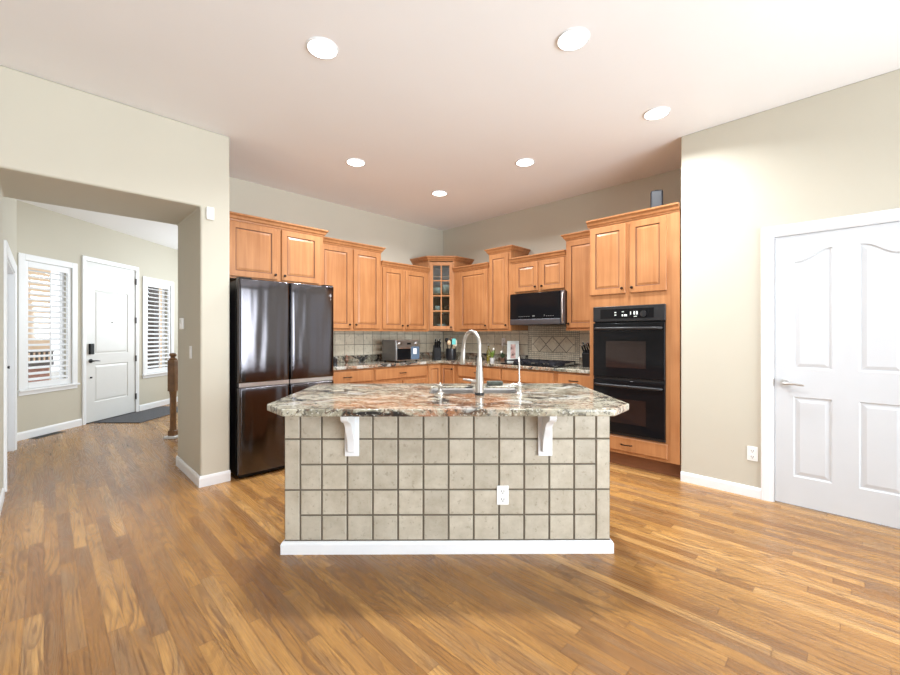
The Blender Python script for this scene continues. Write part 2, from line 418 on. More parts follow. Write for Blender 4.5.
# walls behind the camera, with windows
o = obj('wall_rear', grid_wall(7.4, H, 0.1, [(-0.7, 3.7, 0.12, 2.55)], x0=-3.2), PAINT); struct(o, 'rear wall with a wide patio window behind the camera', 'wall', ab(0, -3.6), R45)
o = obj('wall_side', grid_wall(7.6, H, 0.1, [(-2.3, 1.1, 0.5, 2.5)], x0=-4.02), PAINT); struct(o, 'side wall with a broad window behind the camera', 'wall', ab(-3.3, 0), -R45)
def rear_window(name, label, loc, rz, x0, x1, z0, z1, nm):
    r = sroot(name, label, 'window', loc, rz)
    bm = bmesh.new(); t = 0.06
    B(bm, x0, x1, 0, 0.06, z0, z0 + t); B(bm, x0, x1, 0, 0.06, z1 - t, z1)
    B(bm, x0, x0 + t, 0, 0.06, z0 + t, z1 - t); B(bm, x1 - t, x1, 0, 0.06, z0 + t, z1 - t)
    for k in range(1, nm): c = x0 + (x1 - x0) * k / nm; B(bm, c - t / 2, c + t / 2, 0, 0.06, z0 + t, z1 - t)
    obj('window_frame', bm, WHITE, r)
    obj('pane', box(x0 + t, x1 - t, 0.028, 0.032, z0 + t, z1 - t), GLASS, r)
rear_window('window_3', 'wide patio window behind the camera', ab(0, -3.58), R45, -0.7, 3.7, 0.12, 2.55, 3)
rear_window('window_4', 'three part side window behind the camera', ab(-3.28, 0), -R45, -2.3, 1.1, 0.5, 2.5, 3)

# entry wall: local x = world Y, y = -X
EX = -5.39
WIN1 = (5.14, 5.78, 0.63, 2.27); WIN2 = (7.19, 7.83, 0.63, 2.27); ED = (6.01, 6.95)
op = [(WIN1[0], WIN1[1], WIN1[2], WIN1[3]), (WIN2[0], WIN2[1], WIN2[2], WIN2[3]), (ED[0] - 0.01, ED[1] + 0.01, 0, 2.43)]
o = obj('wall_entry', grid_wall(8.8 - 5.0, HF, 0.15, op, x0=5.0), PAINT); struct(o, 'foyer wall with the front door between two shuttered windows', 'wall', (EX, 0, 0), math.pi / 2)
# foyer left wall (plane a=-0.24) faces +a
FD = (5.15, 6.80)
o = obj('wall_foyer_left', grid_wall(7.40 - 4.89, HF, 0.10, [(FD[0], FD[1], 0, 2.03)], x0=4.89), PAINT); struct(o, 'foyer side wall around the cased opening', 'wall', ab(-0.24, 0), R45 * 3)
o = obj('wall_foyer_far', grid_wall(4.39, HF, 0.1, [(0.9, 3.5, 1.15, 2.65)], x0=0.0), PAINT); struct(o, 'far foyer wall with a high opening added for fill light', 'wall', (EX, 8.8, 0), 0)  # opening is added out of view to let the fill lamp in
struct(obj('wall_foyer_right', box(-1.0, -0.9, 6.35, 8.8, 0, HF), PAINT), 'right foyer wall', 'wall')
rear_window('fill_window', 'unseen window added on the far foyer wall for fill light', (EX, 8.82, 0), 0, 0.9, 3.5, 1.15, 2.65, 2)  # invented window frame around the foyer fill lamp, hidden from the camera

# baseboards
BBP = [(0, 0), (0.014, 0), (0.014, 0.065), (0.009, 0.08), (0.004, 0.085), (0, 0.085)]
def baseboard(name, label, pts, h=1.0):
    o = obj(name, sweep([(p.x, p.y) for p in pts], [(a, b * h) for a, b in BBP], 0.0), WHITE); struct(o, label, 'baseboard')
E = 0.0005
baseboard('baseboard_right', 'white baseboard from oven tower to the right door', [ab(4.085 - E, 0.5)+Vector((0,0,0)), ab(4.085 - E, 1.122)][::-1])
baseboard('baseboard_right_far', 'white baseboard beyond the right door', [ab(4.085 - E, -3.4), ab(4.085 - E, -0.42)][::-1])
baseboard('baseboard_left', 'white baseboard wrapping the wall end beside the fridge', [ab(0.96 - E, 4.88), ab(0.96 - E, 4.02 - E), ab(1.195, 4.02 - E)], 1.12)
baseboard('baseboard_left_far', 'white baseboard left of the passage', [ab(-3.1, 4.02 - E), ab(-0.24 + E, 4.02 - E), ab(-0.24 + E, 4.88)])
def ebase(name, label, y0, y1): baseboard(name, label, [Vector((EX + E, y0, 0)), Vector((EX + E, y1, 0))], 1.2)
ebase('baseboard_entry_left', 'white baseboard under the left foyer window', 5.03, 5.93)
ebase('baseboard_entry_right', 'white baseboard right of the front door', 7.035, 8.79)

# ------------------------------------------------------------------ panelled doors
def door_panel(bm, x0, x1, pts_top, z0, yf, mat=0, dep=0.009, wd=0.018):
    """sunken and raised field; pts_top = function x->z of top edge; yf = front y"""
    n = 10; loops = []
    for ins, d in ((0, 0), (wd * 0.5, dep), (wd, dep), (wd * 2.2, dep * 0.25)):
        xs = [x0 + ins + (x1 - x0 - 2 * ins) * k / n for k in range(n + 1)]
        lp = [(x0 + ins, z0 + ins), (x1 - ins, z0 + ins)] + [(x, pts_top(min(max(x, x0), x1)) - ins) for x in reversed(xs)]
        loops.append([bm.verts.new((x, yf + d, z)) for x, z in lp])
    for a, b in zip(loops, loops[1:]):
        m = len(a)
        for i in range(m):
            f = bm.faces.new((a[i], a[(i + 1) % m], b[(i + 1) % m], b[i])); f.material_index = mat
    bm.faces.new(loops[-1])
    return [(v.co.x, v.co.z) for v in loops[0]], loops[0]

def panel_door(x0, x1, z1, panels, y0=0.0, th=0.035, z0=0.01):
    bm = bmesh.new(); hole_loops = []
    for (a, b, c, top) in panels:
        _, vs = door_panel(bm, a, b, top, c, y0); hole_loops.append(vs)
    outer = [bm.verts.new((x, y0, z)) for x, z in ((x0, z0), (x1, z0), (x1, z1), (x0, z1))]
    edges = []
    for lp in hole_loops + [outer]:
        for i in range(len(lp)):
            e = bm.edges.get((lp[i], lp[(i + 1) % len(lp)])) or bm.edges.new((lp[i], lp[(i + 1) % len(lp)])); edges.append(e)
    bmesh.ops.triangle_fill(bm, edges=edges, use_beauty=True, use_dissolve=False)
    back = [bm.verts.new((v.co.x, y0 + th, v.co.z)) for v in outer]
    bm.faces.new(back[::-1])
    for i in range(4): bm.faces.new((outer[i], outer[(i + 1) % 4], back[(i + 1) % 4], back[i]))
    return bm

def casing(x0, x1, z1, wd=0.075, th=0.018, z0=0.0):
    prof_in = 0.0
    bm = bmesh.new()
    pts = [(x0, z0), (x0, z1), (x1, z1), (x1, z0)]
    secs = [(0.0, 0.010), (0.012, 0.012), (0.02, 0.016), (wd * 0.7, 0.020), (wd - 0.006, 0.020), (wd, 0.015)]
    rings = []
    nx = [(-1, 0), (-1, 1), (1, 1), (1, 0)]
    for (px, pz), (sx, sz) in zip(pts, nx):
        rings.append([bm.verts.new((px + sx * o, -t, pz + sz * o)) for o, t in secs] + [bm.verts.new((px + sx * wd, 0, pz + sz * wd)), bm.verts.new((px, 0, pz))])
    for r, q in zip(rings, rings[1:]):
        k = len(r)
        for j in range(k): bm.faces.new((r[j], r[(j + 1) % k], q[(j + 1) % k], q[j]))
    bm.faces.new(rings[0]); bm.faces.new(rings[-1][::-1])
    return bm

# right door (door_2)
r = sroot('door_2', 'white four panel door with arched upper panels on the right wall', 'door', ab(4.085, 0), -R45)
pw = 0.22
def arch_l(x): t = (x - (D0 + 0.11)) / pw; return 1.885 + 0.082 * (0.5 - 0.5 * math.cos(math.pi * min(max((t - 0.12) / 0.8, 0), 1)))
def arch_r(x): t = ((D1 - 0.11) - x) / pw; return 1.885 + 0.082 * (0.5 - 0.5 * math.cos(math.pi * min(max((t - 0.12) / 0.8, 0), 1)))
ps = []
for (xa, fn) in ((D0 + 0.11, arch_l), (D1 - 0.11 - pw, arch_r)):
    ps.append((xa, xa + pw, 1.06, fn)); ps.append((xa, xa + pw, 0.23, lambda x: 0.845))
sl = obj('door_slab', panel_door(D0, D1, 2.088, ps, 0.006), DOORW, r)
obj('casing', casing(D0 - 0.012, D1 + 0.012, 2.10), WHITE, r)
bm = bmesh.new(); B(bm, D0 - 0.0118, D0 - 0.004, 0.0, 0.12, 0, 2.0998); B(bm, D1 + 0.004, D1 + 0.0118, 0.0, 0.12, 0, 2.0998); B(bm, D0 - 0.004, D1 + 0.004, 0.0, 0.12, 2.092, 2.0998)
obj('door_jamb', bm, WHITE, r)
def lever(parent, x, z, sgn, mat, y=0.006):
    bm = bmesh.new()
    tube(bm, [(x, y, z), (x, y - 0.012, z)], 0.030, 20)
    tube(bm, [(x, y - 0.010, z), (x, y - 0.05, z)], 0.011, 12)
    tube(bm, [(x - sgn * 0.008, y - 0.05, z), (x + sgn * 0.03, y - 0.053, z + 0.002), (x + sgn * 0.075, y - 0.052, z - 0.001), (x + sgn * 0.115, y - 0.045, z - 0.006)], [0.011, 0.010, 0.008, 0.006], 10)
    return obj('door_handle', bm, mat, parent, smooth='auto')
lever(r, D0 + 0.06, 0.945, 1, STEEL)
obj('strike_plate', box(D0 - 0.011, D0 - 0.003, -0.0105, -0.001, 0.92, 0.975), STEEL, r)

# front door (door_1)
r = sroot('door_1', 'tall white front door with black keypad lock in the foyer', 'door', (EX, 0, 0), math.pi / 2)
m0, m1 = ED
obj('door_slab', panel_door(m0, m1, 2.42, [(m0 + 0.15, m1 - 0.15, 1.03, lambda x: 2.0), (m0 + 0.15, m1 - 0.15, 0.30, lambda x: 0.87)], 0.004, 0.045), plain('front_door_paint', (0.70, 0.70, 0.69), 0.4, var=0.01), r)
obj('casing', casing(m0 - 0.005, m1 + 0.005, 2.425, 0.065), WHITE, r)
bm = bmesh.new(); B(bm, m0 + 0.045, m0 + 0.115, -0.03, 0.003, 1.03, 1.19)
obj('keypad_lock', bm, BLACKP, r, bevel=0.008)
lever(r, m0 + 0.08, 0.93, 1, BLACKM, 0.004)
bm = bmesh.new(); tube(bm, [(m0 + 0.085, 0.004, 0.68), (m0 + 0.085, -0.012, 0.68)], 0.013, 12); obj('door_stop', bm, BLACKM, r)
bm = bmesh.new(); tube(bm, [((m0 + m1) / 2, 0.004, 1.52), ((m0 + m1) / 2, -0.004, 1.52)], 0.009, 12); obj('peephole', bm, BLACKM, r)
for z in (0.22, 0.87, 1.52, 2.18):
    obj('hinge', box(m1 - 0.002, m1 + 0.016, -0.016, -0.004, z, z + 0.1), BLACKM, r)
obj('threshold', box(m0, m1, -0.02, 0.10, 0.0, 0.012), BLACKM, r)

# foyer cased opening with white door (door_3), wall plane a=-0.24, local x along b
r = sroot('door_3', 'white closet door in a cased opening at the left edge', 'door', ab(-0.24, 0), R45 * 3)
cr = obj('casing', casing(FD[0], FD[1], 2.03, 0.09), WHITE, r)
bm = bmesh.new(); B(bm, FD[0] + 0.001, FD[0] + 0.018, 0.001, 0.10, 0, 2.029); B(bm, FD[1] - 0.018, FD[1] - 0.001, 0.001, 0.10, 0, 2.029); B(bm, FD[0] + 0.018, FD[1] - 0.018, 0.001, 0.1, 2.012, 2.029)
obj('door_jamb', bm, WHITE, r)
mid = (FD[0] + FD[1]) / 2
for s0, s1 in ((FD[0] + 0.02, mid - 0.002), (mid + 0.002, FD[1] - 0.02)):
    obj('door_slab', panel_door(s0, s1, 2.01, [(s0 + 0.12, s1 - 0.12, 1.06, lambda x: 1.85), (s0 + 0.12, s1 - 0.12, 0.22, lambda x: 0.9)], 0.05), DOORW, r)
bm = bmesh.new(); tube(bm, [(mid - 0.05, 0.05, 1.0), (mid - 0.05, 0.01, 1.0), (mid - 0.05, 0.0, 1.0)], [0.008, 0.012, 0.016], 12)
obj('door_knob', bm, BLACKM, r)

# shuttered windows
def shutter_window(name, label, W):
    x0, x1, z0, z1 = W
    r = sroot(name, label, 'window', (EX, 0, 0), math.pi / 2)
    bm = bmesh.new(); t = 0.08
    B(bm, x0 - t, x0, -0.018, 0, z0, z1 + t); B(bm, x1, x1 + t, -0.018, 0, z0, z1 + t); B(bm, x0, x1, -0.018, 0, z1, z1 + t)
    obj('casing', bm, WHITE, r, bevel=0.004)
    bm = bmesh.new(); B(bm, x0 - t - 0.012, x1 + t + 0.012, -0.045, 0, z0 - 0.025, z0); B(bm, x0 - t, x1 + t, -0.016, 0, z0 - 0.075, z0 - 0.025)
    obj('sill', bm, WHITE, r, bevel=0.004)
    bm = bmesh.new(); s = 0.05
    B(bm, x0 + .002, x0 + s, 0.0, 0.03, z0 + .002, z1 - .002); B(bm, x1 - s, x1 - .002, 0.0, 0.03, z0 + .002, z1 - .002)
    B(bm, x0 + s, x1 - s, 0, 0.03, z0 + .002, z0 + 0.08); B(bm, x0 + s, x1 - s, 0, 0.03, z1 - 0.08, z1 - .002)
    obj('shutter_frame', bm, WHITE, r, bevel=0.003)
    bm = bmesh.new(); k = 20; zz0 = z0 + 0.08; zz1 = z1 - 0.08
    for i in range(k):
        zc = zz0 + (zz1 - zz0) * (i + 0.5) / k; c, sn = math.cos(math.radians(-24)), math.sin(math.radians(-24)); hw = 0.03
        pts = [(-hw, -0.002), (-hw * 0.5, -0.0045), (hw * 0.5, -0.0045), (hw, -0.002), (hw, 0.002), (hw * 0.5, 0.0045), (-hw * 0.5, 0.0045), (-hw, 0.002)]
        prism_x(bm, [(0.018 + y * c + z * sn, zc - y * sn + z * c) for y, z in pts], x0 + s + 0.001, x1 - s - 0.001)
    obj('louvers', bm, WHITE, r)
    obj('tilt_rod', box((x0 + x1) / 2 - 0.006, (x0 + x1) / 2 + 0.006, -0.024, -0.014, zz0 + 0.03, zz1 - 0.04), WHITE, r)
    bm = bmesh.new(); q = 0.03
    B(bm, x0 + .002, x0 + q, 0.10, 0.145, z0 + .002, z1 - .002); B(bm, x1 - q, x1 - .002, 0.10, 0.145, z0 + .002, z1 - .002); B(bm, x0 + q, x1 - q, 0.1, 0.145, z0 + .002, z0 + q); B(bm, x0 + q, x1 - q, 0.1, 0.145, z1 - q, z1 - .002)
    obj('sash', bm, WHITE, r)
    obj('pane', box(x0 + q, x1 - q, 0.12, 0.124, z0 + q, z1 - q), GLASS, r)
    return r
shutter_window('window_1', 'white shuttered window left of the front door', WIN1)
shutter_window('window_2', 'white shuttered window right of the front door', WIN2)

# outside the foyer windows
struct(obj('ground_outside', box(-16, -5.56, 2, 18, -0.35, -0.15), CONC), 'pale paving outside the foyer', 'ground')
struct(obj('wall_outside_stucco', box(-9.0, -8.6, 5.5, 8.75, -0.15, 3.6), TAN), 'tan neighbouring wall seen through the left shutters', 'wall')
struct(obj('wall_outside_brick', box(-8.3, -8.1, 5.5, 8.2, -0.15, 0.72), BRICK), 'low brick wall seen through the left shutters', 'wall')
struct(obj('wall_outside_tan', box(-9.9, -9.6, 13.2, 16.5, -0.15, 3.4), TAN), 'tan wall seen through the right shutters', 'wall')
bm = bmesh.new(); B(bm, -8.05, -8.0, 5.5, 8.2, 0.98, 1.04); B(bm, -8.05, -8.0, 5.5, 8.2, 0.72, 0.78)
for k in range(28): y = 5.52 + k * 0.098; B(bm, -8.04, -8.01, y, y + 0.03, 0.78, 0.98)
tag(obj('outdoor_railing', bm, DARKEXT), 'dark railing outside behind the left shuttered window', 'railing')
bm = bmesh.new(); B(bm, -6.75, -6.6, 9.05, 9.2, -0.15, 3.2); B(bm, -6.80, -6.55, 9.0, 9.25, -0.15, 0.1)
tag(obj('porch_post', bm, DARKEXT), 'dark porch post outside behind the right shuttered window', 'post')

# ------------------------------------------------------------------ wall plates
def outlet(name, label, loc, rz, kind='outlet', parent=None, group=None):
    if parent is None: r = thing(name, label, kind, loc, rz, group)
    else:
        r = parent
    dx, dz = (0, 0) if parent is None else (loc[0], loc[2]); y = 0 if parent is None else loc[1]
    bm = box(dx - 0.036, dx + 0.036, y - 0.006, y - 0.0003, dz - 0.058, dz + 0.058)
    pl = obj('outlet_plate' if parent is not None else 'plate', bm, PLASTIC, r, bevel=0.003)
    bm = bmesh.new()
    if kind == 'outlet':
        for s in (-0.024, 0.024):
            B(bm, dx - 0.017, dx + 0.017, y - 0.0085, y - 0.0062, dz + s - 0.016, dz + s + 0.016, 0)
            for q in (-0.007, 0.007): B(bm, dx + q - 0.0015, dx + q + 0.0015, y - 0.0092, y - 0.0083, dz + s - 0.004, dz + s + 0.008, 1)
            B(bm, dx - 0.003, dx + 0.003, y - 0.0092, y - 0.0083, dz + s - 0.012, dz + s - 0.007, 1)
        obj('socket', bm, [PLASTIC, BLACKP], pl)
    else:
        B(bm, dx - 0.016, dx + 0.016, y - 0.010, y - 0.0062, dz - 0.032, dz + 0.032)
        obj('rocker', bm, PLASTIC, pl)
    return r
outlet('wall_outlet', 'white wall outlet low on the wall beside the right door', ab(4.085, 0.597, 0.353), -R45)
# on passage side (a=.96 face looks toward -a): local x=b reversed ; facing plane normal -a -> rot -45
t = thing('thermostat', 'small white thermostat on the passage side of the wall end', 'thermostat', ab(0.96, 4.64, 1.43), -R45)
obj('case', box(-0.045, 0.045, -0.024, -0.0003, -0.055, 0.055), PLASTIC, t, bevel=0.006)
obj('screen', box(-0.025, 0.025, -0.0256, -0.0242, 0.0, 0.035), plain('pale_screen', (0.6, 0.63, 0.6), 0.3), t)
outlet('light_switch', 'white rocker switch below the thermostat on the passage side', ab(0.96, 4.34, 1.16), -R45, 'switch')
t = thing('motion_sensor', 'small white box high on the wall beside the passage corner', 'sensor', ab(1.03, 4.02, 2.385), R45)
obj('case', box(-0.03, 0.03, -0.03, -0.0003, -0.055, 0.055), PLASTIC, t, bevel=0.008)
obj('lens', box(-0.018, 0.018, -0.034, -0.0302, -0.045, -0.01), plain('lens_plastic', (0.7, 0.7, 0.68), 0.3), t)

# ------------------------------------------------------------------ foyer objects
t = thing('newel_post', 'brown wooden newel post standing in the foyer by the passage', 'post', (-3.56, 5.22, 0))
obj('base_trim', box(-0.075, 0.075, -0.075, 0.075, 0, 0.03), WHITE, t, bevel=0.006)
bm = bmesh.new(); B(bm, -0.043, 0.043, -0.043, 0.043, 0.03, 0.10)
obj('base_block', bm, OAKPOST, t, bevel=0.006)
bm = bmesh.new(); n8 = 8
lathe(bm, [(0.044, 0.10), (0.038, 0.13), (0.036, 0.16), (0.036, 0.52), (0.038, 0.56), (0.044, 0.60)], n=8)
obj('shaft', bm, OAKPOST, t)
bm = bmesh.new(); B(bm, -0.044, 0.044, -0.044, 0.044, 0.60, 1.0)
obj('top_block', bm, OAKPOST, t, bevel=0.006)
bm = bmesh.new(); lathe(bm, [(0.044, 1.0), (0.048, 1.015), (0.028, 1.03), (0.026, 1.04), (0.040, 1.055), (0.042, 1.07), (0.032, 1.085), (0.0, 1.092)], n=20)
obj('cap', bm, OAKPOST, t, smooth='auto')
o = obj('door_mat', box(-5.33, -4.64, 6.08, 7.45, 0.0, 0.012), RUG, bevel=0.004); tag(o, 'dark grey door mat on the floor inside the front door', 'mat')
t = thing('floor_vent', 'grey metal floor vent beside the baseboard under the left foyer window', 'vent', (-5.30, 5.35, 0), math.pi / 2)
obj('frame', box(-0.19, 0.19, -0.06, 0.06, 0.0005, 0.005), plain('vent_metal', (0.13, 0.11, 0.09), 0.5, 0.3), t)
bm = bmesh.new()
for k in range(16): x = -0.17 + k * 0.022; B(bm, x, x + 0.01, -0.045, 0.045, 0.0052, 0.008)
obj('slats', bm, BLACKM, t)

# ------------------------------------------------------------------ ceiling lights
def ceiling_light(i, X, Y, label):
    t = thing('recessed_light', label, 'ceiling light', (X, Y, H), 0, 'recessed ceiling lights')
    bm = bmesh.new(); lathe(bm, [(0.098, -0.001), (0.098, -0.004), (0.093, -0.009), (0.087, -0.009), (0.085, -0.001)], n=32)
    obj('trim_ring', bm, WHITE, t, smooth='auto')
    bm = bmesh.new(); lathe(bm, [(0, -0.007), (0.086, -0.007), (0.086, -0.002), (0, -0.002)], n=32)
    obj('diffuser', bm, LAMP, t)
    l = bpy.data.lights.new('downlight', 'AREA'); l.shape = 'DISK'; l.size = 0.14; l.energy = 31; l.color = (0.93, 0.97, 1.0); l.spread = math.radians(150)
    lo = bpy.data.objects.new('downlight', l); sc.collection.objects.link(lo); lo.parent = t; lo.location = (0, 0, -0.02)
for i, (u, v, lab) in enumerate([
        (322.5, 48, 'large round recessed light nearest the viewer at upper left of the ceiling'),
        (573, 39, 'round recessed light at the top edge, right of the nearest left one'),
        (656.5, 113, 'round recessed light at far right, in front of the oven tower'),
        (355.7, 162, 'round recessed light in the mid row, on the fridge side'),
        (525, 162, 'round recessed light in the mid row, on the microwave side'),
        (439.5, 193, 'farthest round recessed light, near the back corner of the kitchen')]):
    Y = (H - HC) * 406 / (335 - v); ceiling_light(i, (u - 450) / 406 * Y, Y, lab)

# ------------------------------------------------------------------ cabinetry
CROWN = [(0, 0), (0.008, 0), (0.011, 0.012), (0.022, 0.020), (0.030, 0.040), (0.041, 0.052), (0.047, 0.056), (0.047, 0.070), (0, 0.070)]
def rdoor(bm, x0, x1, z0, z1, yf=-0.02, stile=0.058, field=True):
    rings = [(0, 0.02 + 0.0), (0, 0.004), (0.004, 0.0), (stile, 0.0), (stile + 0.004, 0.007), (stile + 0.010, 0.008), (stile + 0.030, 0.002)]
    mats = [0, 0, 0, 1, 1, 0]
    prev = None; first = None
    for k, (ins, d) in enumerate(rings):
        a, b, c, e = x0 + ins, x1 - ins, z0 + ins, z1 - ins
        lp = [bm.verts.new((x, yf + d, z)) for x, z in ((a, c), (b, c), (b, e), (a, e))]
        if prev:
            for i in range(4):
                f = bm.faces.new((prev[i], prev[(i + 1) % 4], lp[(i + 1) % 4], lp[i])); f.material_index = mats[k - 1]
        else: first = lp
        prev = lp
    bm.faces.new(prev); bm.faces.new(first[::-1])
def knob(parent, x, z, y=-0.0202, name='knob'):
    bm = bmesh.new(); tube(bm, [(x, y, z), (x, y - 0.008, z), (x, y - 0.012, z), (x, y - 0.018, z), (x, y - 0.024, z), (x, y - 0.027, z)], [0.009, 0.006, 0.009, 0.0145, 0.012, 0.004], 12)
    return obj(name, bm, BRONZE, parent, smooth='auto')
def pull(parent, x, z, y=-0.0202, L=0.10):
    bm = bmesh.new(); tube(bm, [(x - L / 2, y, z), (x - L / 2, y - 0.018, z), (x - L / 2 + 0.008, y - 0.026, z), (x, y - 0.030, z), (x + L / 2 - 0.008, y - 0.026, z), (x + L / 2, y - 0.018, z), (x + L / 2, y, z)], 0.0055, 8)
    return obj('pull', bm, BRONZE, parent, smooth='auto')
def add_door(parent, x0, x1, z0, z1, side, low=True):
    bm = bmesh.new(); rdoor(bm, x0, x1, z0, z1); d = obj('door', bm, [MAPLE, GLAZE], parent)
    if side: knob(d, x1 - 0.028 if side == 'R' else x0 + 0.028, z0 + 0.05 if low else z1 - 0.05)
    return d
def add_drawer(parent, x0, x1, z0, z1, haspull=True):
    bm = bmesh.new()
    rings = [(0, 0.02), (0, 0.006), (0.008, 0.0)]; prev = first = None
    for ins, d in rings:
        lp = [bm.verts.new((x, -0.02 + d, z)) for x, z in ((x0 + ins, z0 + ins), (x1 - ins, z0 + ins), (x1 - ins, z1 - ins), (x0 + ins, z1 - ins))]
        if prev:
            for i in range(4): bm.faces.new((prev[i], prev[(i + 1) % 4], lp[(i + 1) % 4], lp[i]))
        else: first = lp
        prev = lp
    bm.faces.new(prev); bm.faces.new(first[::-1])
    d = obj('drawer', bm, [MAPLE, GLAZE], parent)
    if haspull: pull(d, (x0 + x1) / 2, (z0 + z1) / 2)
    return d

def upper(label, run, s0, s1, face, wall, z0, z1, doors, name='upper_cabinet', crown_l=False, crown_r=False, door_z=None, rail=True):
    """run 'L': s along a; face/wall are b.  run 'R': s along -b, face/wall are a."""
    t = thing(name, label, 'cabinet', ab(s0, face) if run == 'L' else ab(face, s0), R45 if run == 'L' else -R45, 'maple wall cabinets')
    wd = abs(s1 - s0); dp = abs(wall - face) - 0.001
    e = 0.0006
    bm = box(e, wd - e, 0, dp, z0, z1 - 0.004); obj('body', bm, MAPLE, t)
    path = []
    if crown_l: path.append((0 + e, dp))
    path += [(e, 0), (wd - e, 0)]
    if crown_r: path.append((wd - e, dp))
    obj('crown_moulding', sweep(path, CROWN, z1 - 0.070), MAPLE, t)
    if rail: obj('light_rail', box(e, wd - e, -0.006, 0.012, z0 - 0.012, z0 - 0.0004), MAPLE, t)
    dz = door_z or (z0 + 0.02, z1 - 0.09)
    for (x0, x1, side) in doors: add_door(t, x0, x1, dz[0], dz[1], side)
    return t
ZT = 2.53; ZL = 2.35; ZB = 1.385
t = upper('deep maple double door cabinet above the fridge', 'L', 1.20, 2.29, 4.37, 5.04, 1.885, ZT, [(0.085, 0.558, 'R'), (0.602, 1.035, 'L')], crown_r=True, door_z=(1.905, 2.448), rail=False)
upper('tall maple double door cabinet right of the fridge cabinet', 'L', 2.29, 3.306, 4.66, 5.04, ZB, ZT, [(0.10, 0.535, 'R'), (0.575, 0.985, 'L')], crown_r=True)
upper('shorter maple double door cabinet above the toaster oven', 'L', 3.306, 4.188, 4.66, 5.04, ZB, ZL, [(0.02, 0.385, 'R'), (0.42, 0.83, 'L')])
upper('short maple single door cabinet just right of the glass door cabinet', 'R', 4.378, 3.687, 4.47, 4.87, ZB, ZL, [(0.135, 0.675, 'R')])
upper('tall narrow maple cabinet left of the microwave', 'R', 3.687, 3.302, 4.47, 4.87, ZB, ZT, [(0.02, 0.345, 'R')], crown_l=True, crown_r=True)
upper('small maple double door cabinet above the microwave', 'R', 3.302, 2.483, 4.47, 4.87, 1.868, ZL, [(0.079, 0.427, 'R'), (0.468, 0.803, 'L')], door_z=(1.89, ZL - 0.085), rail=False)
upper('tall maple cabinet between microwave and oven tower', 'R', 2.483, 1.997, 4.47, 4.87, ZB, ZT, [(0.02, 0.43, 'L')], crown_l=True)

# diagonal corner cabinet with glass door. local frame: x right (world X), y depth (world Y), rot 0
cx0 = ab(4.19, 4.66); cx1 = ab(4.47, 4.38)
t = thing('corner_cabinet', 'diagonal maple corner cabinet with glass paned door', 'cabinet', cx0, 0, 'maple wall cabinets')
def loc(a, b): p = ab(a, b) - cx0; return (p.x, p.y)
fl_, fr_ = loc(4.1905, 4.6595), loc(4.4695, 4.3795)
wl, wc, wr = loc(4.1905, 5.038), loc(4.868, 5.038), loc(4.868, 4.3795)
bm = bmesh.new(); poly = [fl_, fr_, wr, wc, wl]
prism(bm, poly, ZB, ZB + 0.018); prism(bm, poly, ZT - 0.075, ZT - 0.004)
def wallpan(bm, p, q, th, z0, z1, mat=0):
    d = (Vector(q) - Vector(p)).normalized(); n = Vector((-d.y, d.x)) * th
    prism(bm, [p, q, (q[0] + n.x, q[1] + n.y), (p[0] + n.x, p[1] + n.y)], z0, z1, mat)
for p, q in ((fr_, wr), (wr, wc), (wc, wl), (wl, fl_)): wallpan(bm, p, q, 0.014, ZB + 0.018, ZT - 0.075, 0)
wf = fr_[0] - fl_[0]
B(bm, 0, 0.02, 0.0, 0.018, ZB + 0.018, ZT - 0.075); B(bm, wf - 0.02, wf, 0.0, 0.018, ZB + 0.018, ZT - 0.075)
obj('body', bm, [MAPLE, INNER], t)
obj('crown_moulding', sweep([wl, fl_, fr_, wr], [(o * 1.25, z) for o, z in CROWN], ZT - 0.070), MAPLE, t)
for z in (1.67, 1.95, 2.22): 
    bm = bmesh.new(); ins = 0.02
    prism(bm, [(fl_[0] + 0.03, fl_[1] + 0.03), (fr_[0] - 0.03, fr_[1] + 0.03), (wr[0] - 0.025, wr[1]), (wc[0], wc[1] - 0.025), (wl[0] + 0.025, wl[1])], z, z + 0.012)
    obj('shelf', bm, MAPLE, t)
d0, d1, e0, e1 = 0.02, wf - 0.02, ZB + 0.02, ZT - 0.09
bm = bmesh.new(); st = 0.052
B(bm, d0, d0 + st, -0.02, 0, e0, e1); B(bm, d1 - st, d1, -0.02, 0, e0, e1); B(bm, d0 + st, d1 - st, -0.02, 0, e0, e0 + st); B(bm, d0 + st, d1 - st, -0.02, 0, e1 - st, e1)
dd = obj('glass_door', bm, MAPLE, t, bevel=0.002)
bm = bmesh.new(); gx0, gx1, gz0, gz1 = d0 + st, d1 - st, e0 + st, e1 - st; mx = (gx0 + gx1) / 2
B(bm, mx - 0.009, mx + 0.009, -0.018, -0.003, gz0, gz1)
for k in (1, 2, 3):
    z = gz0 + (gz1 - gz0) * k / 4
    B(bm, gx0, mx - 0.009, -0.018, -0.003, z - 0.009, z + 0.009); B(bm, mx + 0.009, gx1, -0.018, -0.003, z - 0.009, z + 0.009)
obj('muntins', bm, MAPLE, dd)
obj('pane', box(gx0 - 0.005, gx1 + 0.005, -0.0028, -0.0005, gz0 - 0.005, gz1 + 0.005), CABGLASS, dd)
knob(dd, d1 - 0.026, e0 + 0.035)
